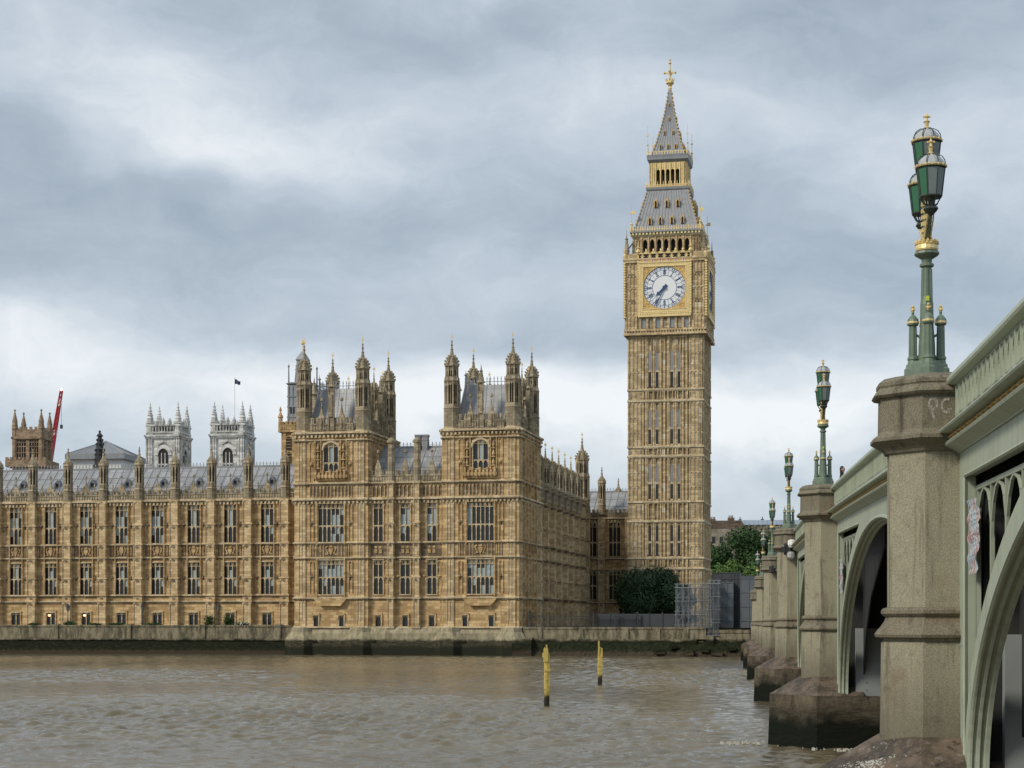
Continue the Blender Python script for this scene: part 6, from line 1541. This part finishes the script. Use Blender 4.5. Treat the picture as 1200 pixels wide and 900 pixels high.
# ---------------------------------------------------------------- lamps
def lamp_proto():
    r = empty('bridge_lamp', (0, 0, 0), -TH)
    mb = MB(); mb.ngon(0, 0, [(-.12, .34), (.22, .32), (.24, .28), (.30, .26)], 8); mb.ngon(0, 0, [(.2, .16), (.6, .15), (.95, .125), (1.35, .12), (1.5, .10), (2.02, .085), (2.05, .13), (2.09, .13), (2.11, .09), (2.18, .10), (2.24, .2), (2.27, .23), (2.31, .22), (2.33, .17)], 12)
    for i in range(8): a_ = i*math.pi/4; mb.tube((.11*math.cos(a_), .11*math.sin(a_), .5), (.085*math.cos(a_), .085*math.sin(a_), 2.0), .02, .015, 4)
    mb.build('column', 'lampgreen', r)
    mb = MB(); mb.box(-.03, .03, -.128, -.118, 1.40, 1.49); mb.build('sticker', simple('yellow_sticker', (.5,.6,.05), .6), r)
    mb = MB(); mb.ngon(0, 0, [(2.33, .2), (2.36, .21), (2.44, .20), (2.45, .22), (2.48, .18)], 16)
    for i in range(16): a_ = i*math.pi/8; mb.ngon(.19*math.cos(a_), .19*math.sin(a_), [(2.44, .02), (2.49, .035), (2.54, .005)], 5)
    mb.build('gilt_collar', 'gold', r)
    for k, (dx, dy) in enumerate(((0, -.25), (-.25, 0), (.25, 0), (0, .25))):
        mb = MB(); mb.ngon(dx, dy, [(-.12, .165), (.16, .16), (.19, .13), (.24, .125), (.26, .10), (.32, .09), (.34, .105), (.38, .10), (.40, .075), (.95, .065), (.97, .10), (1.0, .11), (1.03, .11), (1.08, .098), (1.13, .06), (1.17, .02), (1.20, .03), (1.22, .02)], 10)
        for i in range(8): a_ = i*math.pi/4; mb.tube((dx+.068*math.cos(a_), dy+.068*math.sin(a_), .4), (dx+.06*math.cos(a_), dy+.06*math.sin(a_), .94), .014, .014, 4)
        mb.tube((dx*.75, dy*.75, .3), (dx*.2, dy*.2, .5), .05, .04, 5); mb.tube((dx, dy, .82), (dx*.2, dy*.2, .72), .025, .025, 5)
        cl_ = mb.build('colonnette', 'lampgreen', r)
        mb = MB(); mb.ngon(dx, dy, [(1.0, .113), (1.025, .115), (1.05, .1)], 10); mb.ngon(dx, dy, [(1.19, .012), (1.25, .045), (1.28, .015), (1.31, .035), (1.345, .005)], 6); mb.box(dx-.05, dx+.05, dy-.012, dy+.012, 1.265, 1.285); mb.build('gilt_knob', 'gold', cl_)
    # stem and arms: sides of the pair lie along the bridge
    mb = MB(); mb.ngon(0, 0, [(2.4, .10), (2.9, .075), (3.5, .06), (3.56, .1), (3.6, .06)], 8)
    for s_ in (-1, 1):
        pr_ = None
        for j in range(9):
            q = j/8; y = s_*(.07+.58*math.sin(q*math.pi/2)**1.6); z = 2.42+.5*q+.02; z = 2.42+.48*(q**.75)
            if pr_: mb.tube((0, pr_[0], pr_[1]), (0, y, z), .045-.012*q, .04-.012*q, 6)
            pr_ = (y, z)
    st_ = mb.build('stem', 'lampgreen', r)
    mb = MB()
    for s_ in (-1, 1):
        pr_ = None
        for j in range(9):
            q = j/8; y = s_*(.07+.58*math.sin(q*math.pi/2)**1.6); z = 2.42+.48*(q**.75)
            if pr_: mb.tube((-.055, pr_[0], pr_[1]), (-.05, y, z), .016, .016, 4); mb.ngon(-.05, y, [(z-.03, .01), (z, .03), (z+.03, .01)], 5); mb.tube((.055, pr_[0], pr_[1]), (.05, y, z), .016, .016, 4); mb.ngon(0, y-s_*.03, [(z-.05, .01), (z, .035), (z+.03, .01)], 5)
            pr_ = (y, z)
    for i in range(8): z = 2.55+i*.12; mb.cbox(-.07, 0, z, z+.07, .03, .05); mb.cbox(0, -.07, z, z+.07, .05, .03); pass
    mb.build('gilt_scrollwork', 'gold', r)
    for k, (y, zb) in enumerate(((0, 3.54), (-.66, 2.9), (.66, 2.9))):
        z0 = zb+.27; z1 = zb+.79
        mb = MB(); mb.ngon(0, y, [(zb-.06, .03), (zb, .1), (zb+.05, .14), (zb+.09, .12), (zb+.1, .05), (zb+.22, .05)], 8)
        for i in range(8):
            a_ = math.pi/8+i*math.pi/4; ca, sa = math.cos(a_), math.sin(a_)
            mb.tube((.05*ca, y+.05*sa, zb+.1), (.12*ca, y+.12*sa, zb+.14), .015, .015, 4); mb.tube((.12*ca, y+.12*sa, zb+.14), (.19*ca, y+.19*sa, z0), .015, .015, 4)
            mb.tube((.2*ca, y+.2*sa, z0), (.262*ca, y+.262*sa, z1), .014, .014, 4)
            pr_ = None
            for j in range(5):
                q = j/4*math.pi/2; rr = .25*math.cos(q)**.8+.02; z = z1+.03+.22*math.sin(q)
                if pr_: mb.tube((pr_[0]*ca, y+pr_[0]*sa, pr_[1]), (rr*ca, y+rr*sa, z), .010, .010, 4)
                pr_ = (rr, z)
        mb.ngon(0, y, [(z0-.02, .2), (z0, .215), (z0+.02, .21)], 8); mb.ngon(0, y, [(z1-.03, .265), (z1-.01, .285), (z1, .285), (z1+.005, .25)], 8)
        ln = mb.build('lantern', 'lampiron', r)
        mb = MB(); rot = math.pi/8
        for i in range(8):
            a0, a1 = rot+i*math.pi/4, rot+(i+1)*math.pi/4; mb.cur = 0 if i in (2, 3, 4) else 1  # left-facing panes coloured green to carry a reflection
            mb.add([(.197*math.cos(a0), y+.197*math.sin(a0), z0), (.197*math.cos(a1), y+.197*math.sin(a1), z0), (.258*math.cos(a1), y+.258*math.sin(a1), z1-.02), (.258*math.cos(a0), y+.258*math.sin(a0), z1-.02)], [(0,1,2,3)])
        mb.build('glass', ['greenpane', 'greypane'], ln)
        mb = MB(); mb.ngon(0, y, [(z1+.02, .255), (z1+.07, .25), (z1+.125, .222), (z1+.17, .18), (z1+.21, .13), (z1+.235, .08), (z1+.25, .03)], 16); mb.build('dome', 'domeglass', ln)
        mb = MB(); mb.ngon(0, y, [(z1, .272), (z1+.02, .285), (z1+.035, .26)], 16); [mb.ngon(.275*math.cos(i*.3927), y+.275*math.sin(i*.3927), [(z1, .015), (z1+.03, .022), (z1+.05, .005)], 5) for i in range(16)]
        mb.ngon(0, y, [(z1+.22, .05), (z1+.27, .06), (z1+.29, .03), (z1+.36, .045), (z1+.38, .065), (z1+.40, .03), (z1+.45, .02), (z1+.47, .05), (z1+.50, .02), (z1+.54, .008)], 8); mb.box(-.07, .07, y-.015, y+.015, z1+.455, z1+.485); mb.build('gilt_finial', 'gold', ln)
    return r
LP0 = lamp_proto(); labs = ['nearest and largest green and gold triple lantern lamp on the nearest pier', 'second lamp, green triple lantern on the pier behind the large one', 'third lamp, small green triple lantern on the pier with white floodlights',
    'fourth lamp from the front, in front of the trees on the third smaller pier', 'fifth bridge lamp counted from the front, tiny against the trees', 'sixth and farthest bridge lamp on the last pier']
for i, yc in enumerate(YC):
    r = LP0 if i == 0 else copy_tree(LP0)
    x, y = 3.62, yc; c_, s_ = math.cos(R(TH)), math.sin(R(TH)); r.location = (x*c_+y*s_, -x*s_+y*c_, zc(yc)); r.rotation_euler = (0, 0, R(-TH))
    tag(r, labs[i], 'street lamp', 'triple lantern lamps on the bridge piers')
def br(x, y, z): c_, s_ = math.cos(R(TH)), math.sin(R(TH)); return (x*c_+y*s_, -x*s_+y*c_, z)
# floodlights
fl_ = empty('floodlight', br(4.0, YC[2]-1.1, zc(YC[2])-1.15), -TH, 'pair of white floodlights bracketed to the third pier cap', 'floodlight')
mb = MB(); mb.ngon(-.25, -.25, [(-.05, .16), (.1, .25), (.35, .24), (.42, .1)], 10); mb.build('lamp_head', 'white', fl_)
mb = MB(); mb.ngon(-.3, -.2, [(-.75, .1), (-.65, .22), (-.4, .24), (-.3, .12)], 10); mb.build('lamp_head', 'greymetal', fl_)
mb = MB(); mb.tube((-.6, -.1, .1), (.2, .3, -.3), .12, .1, 6); mb.box(-.7, -.3, -.15, .1, -.5, .2); mb.cbox(-.75, -.1, -.35, .0, .12); mb.build('bracket', 'iron', fl_)
fl2 = MB(); fl2.ngon(0, 0, [(-.3, .1), (-.2, .3), (.25, .3), (.35, .1)], 8); fl2.tube((0, 0, 0), (.5, .5, .1), .08, .08, 5); o = fl2.build('floodlight', 'iron'); o.location = br(3.6, YC[3]-1.25, zc(YC[3])-1.2); tag(o, 'small dark floodlight on the fourth pier cap', 'floodlight')

# ---------------------------------------------------------------- people on the bridge
def person(loc, rz, cloth, lab, long_hair):
    root = empty('person', loc, rz, lab, 'person', None)
    V = [(0,0,.95),(0,0,1.15),(0,0,1.38),(0,0,1.50),(0,0,1.56), (-.10,0,.88),(-.11,.0,.48),(-.11,.02,.08),(-.11,-.12,.04), (.10,0,.88),(.11,0,.48),(.11,.02,.08),(.11,-.12,.04),
         (-.18,0,1.40),(-.24,.02,1.12),(-.22,-.14,.95),(.18,0,1.40),(.24,.02,1.12),(.22,-.14,.95)]
    Ed = [(0,1),(1,2),(2,3),(3,4),(0,5),(5,6),(6,7),(7,8),(0,9),(9,10),(10,11),(11,12),(2,13),(13,14),(14,15),(2,16),(16,17),(17,18)]
    rad = [.15,.13,.15,.06,.05,.09,.065,.045,.04,.09,.065,.045,.04,.065,.045,.035,.065,.045,.035]
    me = bpy.data.meshes.new('body'); me.from_pydata(V, Ed, []); me.materials.append(M[cloth]); o = bpy.data.objects.new('body', me); COL.objects.link(o); o.parent = root
    mod = o.modifiers.new('Skin', 'SKIN'); me_s = me.skin_vertices[0].data if me.skin_vertices else None
    if me_s is None:
        bpy.context.view_layer.objects.active = o; o.select_set(True)
        me_s = me.skin_vertices.new().data if hasattr(me.skin_vertices, 'new') else me.skin_vertices[0].data
    for i, q in enumerate(rad): me_s[i].radius = (q, q*.75)
    me_s[0].use_root = True; o.modifiers.new('Sub', 'SUBSURF').levels = 1; o.modifiers[-1].render_levels = 2
    hd_ = MB(); hd_.smooth = True; hd_.ngon(0, -.01, [(1.52, .045), (1.56, .06), (1.60, .078), (1.66, .088), (1.72, .085), (1.77, .06), (1.79, .02)], 14)
    hd_.smooth = False; hd_.add([(-.015,-.09,1.63),(.015,-.09,1.63),(0,-.118,1.635),(0,-.092,1.675)], [(0,1,2),(0,2,3),(1,3,2)])
    for s_ in (-1, 1): hd_.cbox(s_*.09, 0, 1.63, 1.68, .01, .018)
    hd_.cur = 1
    for s_ in (-1, 1): hd_.cbox(s_*.032, -.092, 1.665, 1.675, .012, .006)
    hd_.cur = 2; hd_.cbox(0, -.085, 1.595, 1.605, .022, .006)
    hd_.build('head', ['skin', 'hair', M['red']], root)
    hr = MB(); hr.smooth = True
    hr.ngon(0, .02, [(1.30 if long_hair else 1.66, .07), (1.45 if long_hair else 1.67, .085), (1.62 if long_hair else 1.68, .095), (1.72, .10), (1.78, .08), (1.81, .03)], 14)
    hr.v = [(x, y if z > 1.72 else max(y, -.02), z) for x, y, z in hr.v]; hr.build('hair', 'hair', root)
person(br(4.75, 75.5, zc(75)-.62), 60, 'black', 'woman with long dark hair and black top leaning at the bridge parapet', True)
person(br(4.95, 73.0, zc(73)-.95), 200, 'black', 'person on the bridge with only dark hair showing over the parapet', False)

mb = MB(); rnd = random.Random(8)
for i in range(230):
    q = .5+.5*math.sin(rnd.random()*1.57+rnd.gauss(0, .5)); x = 1.45+q*6.5; y = (YC[1]-(2.5*min(1, max(0, (x-1.5)/1.8))))-abs(rnd.gauss(0, .55))-.02+(.0 if rnd.random() < .6 else -.25*math.sin(q*40)); r = .02+.10*rnd.random()**2.5
    mb.ngon(x, y, [(-.02, r), (.02+rnd.random()*.04, r*.8), (.07, r*.2)], 7)
for i in range(45):
    x = 1.2-rnd.random()*1.5; y = YC[1]+rnd.gauss(-.2, .35); r = rnd.uniform(.02, .07); mb.ngon(x, y, [(.03, r), (.13, r*.3)], 5)
fo = mb.build('foam', simple('river_foam', (.42,.41,.35), .7, 0, .15, 5)); fo.rotation_euler = (0, 0, R(-TH)); tag(fo, 'white foam where the river runs against the base of the second pier', 'foam', kind='stuff')
# ---------------------------------------------------------------- yellow piles
def pile(px, d, ztop, lab, kind):
    mb = MB(); rnd = random.Random(kind)
    if kind == 1:
        mb.loft([[(-.17, -.12, -2), (.0, -.14, -2), (.0, .14, -2), (-.17, .12, -2)], [(-.17, -.12, ztop-.05), (.0, -.14, ztop-.3), (.0, .14, ztop-.25), (-.17, .12, ztop-.02)]])
        mb.loft([[(.01, -.13, -2), (.19, -.12, -2), (.19, .13, -2), (.01, .13, -2)], [(.01, -.13, ztop-.35), (.19, -.1, ztop-.5), (.15, .12, ztop-.3), (.01, .13, ztop-.25)]])
        mb.box(-.26, .05, -.2, -.12, ztop-.85, ztop-.1); mb.box(-.3, -.17, -.1, .1, ztop-.6, ztop-.35); mb.box(-.2, .22, -.19, -.12, ztop-1.4, ztop-1.25); mb.box(-.1, .0, -.2, -.12, ztop-.1, ztop+.12)
    else:
        mb.loft([[(-.24, -.14, -2), (.2, -.14, -2), (.2, .14, -2), (-.24, .14, -2)], [(-.22, -.14, ztop-.9), (.24, -.14, ztop-.9), (.24, .14, ztop-.9), (-.22, .14, ztop-.9)], [(-.2, -.14, ztop-.1), (.24, -.1, ztop-.2), (.2, .12, ztop-.2), (-.2, .12, ztop)]])
        mb.box(-.26, -.1, -.18, -.12, ztop-.7, ztop+.35); mb.box(-.26, .28, -.18, -.12, ztop-1.6, ztop-1.45)
    for k in range(6): z = .4+k*.35; mb.cbox(rnd.uniform(-.1, .12), -.16, z, z+.06, .03, .03)
    o = mb.build('mooring_pile', 'yellow'); o.location = (at(px, d)[0], d, 0); o.scale = (.8, .8, 1) if kind == 1 else (.7, .8, 1); o.rotation_euler = (R(.6), R(rnd.uniform(-.8, .8)), R(8)); tag(o, lab, 'mooring pile', 'yellow piles standing in the river')
pile(640.5, 100.8, 3.35, 'larger nearer yellow timber pile, split at the top, standing in the river', 1)
pile(703, 134, 3.0, 'smaller farther yellow timber pile with jagged tip standing in the river', 2)
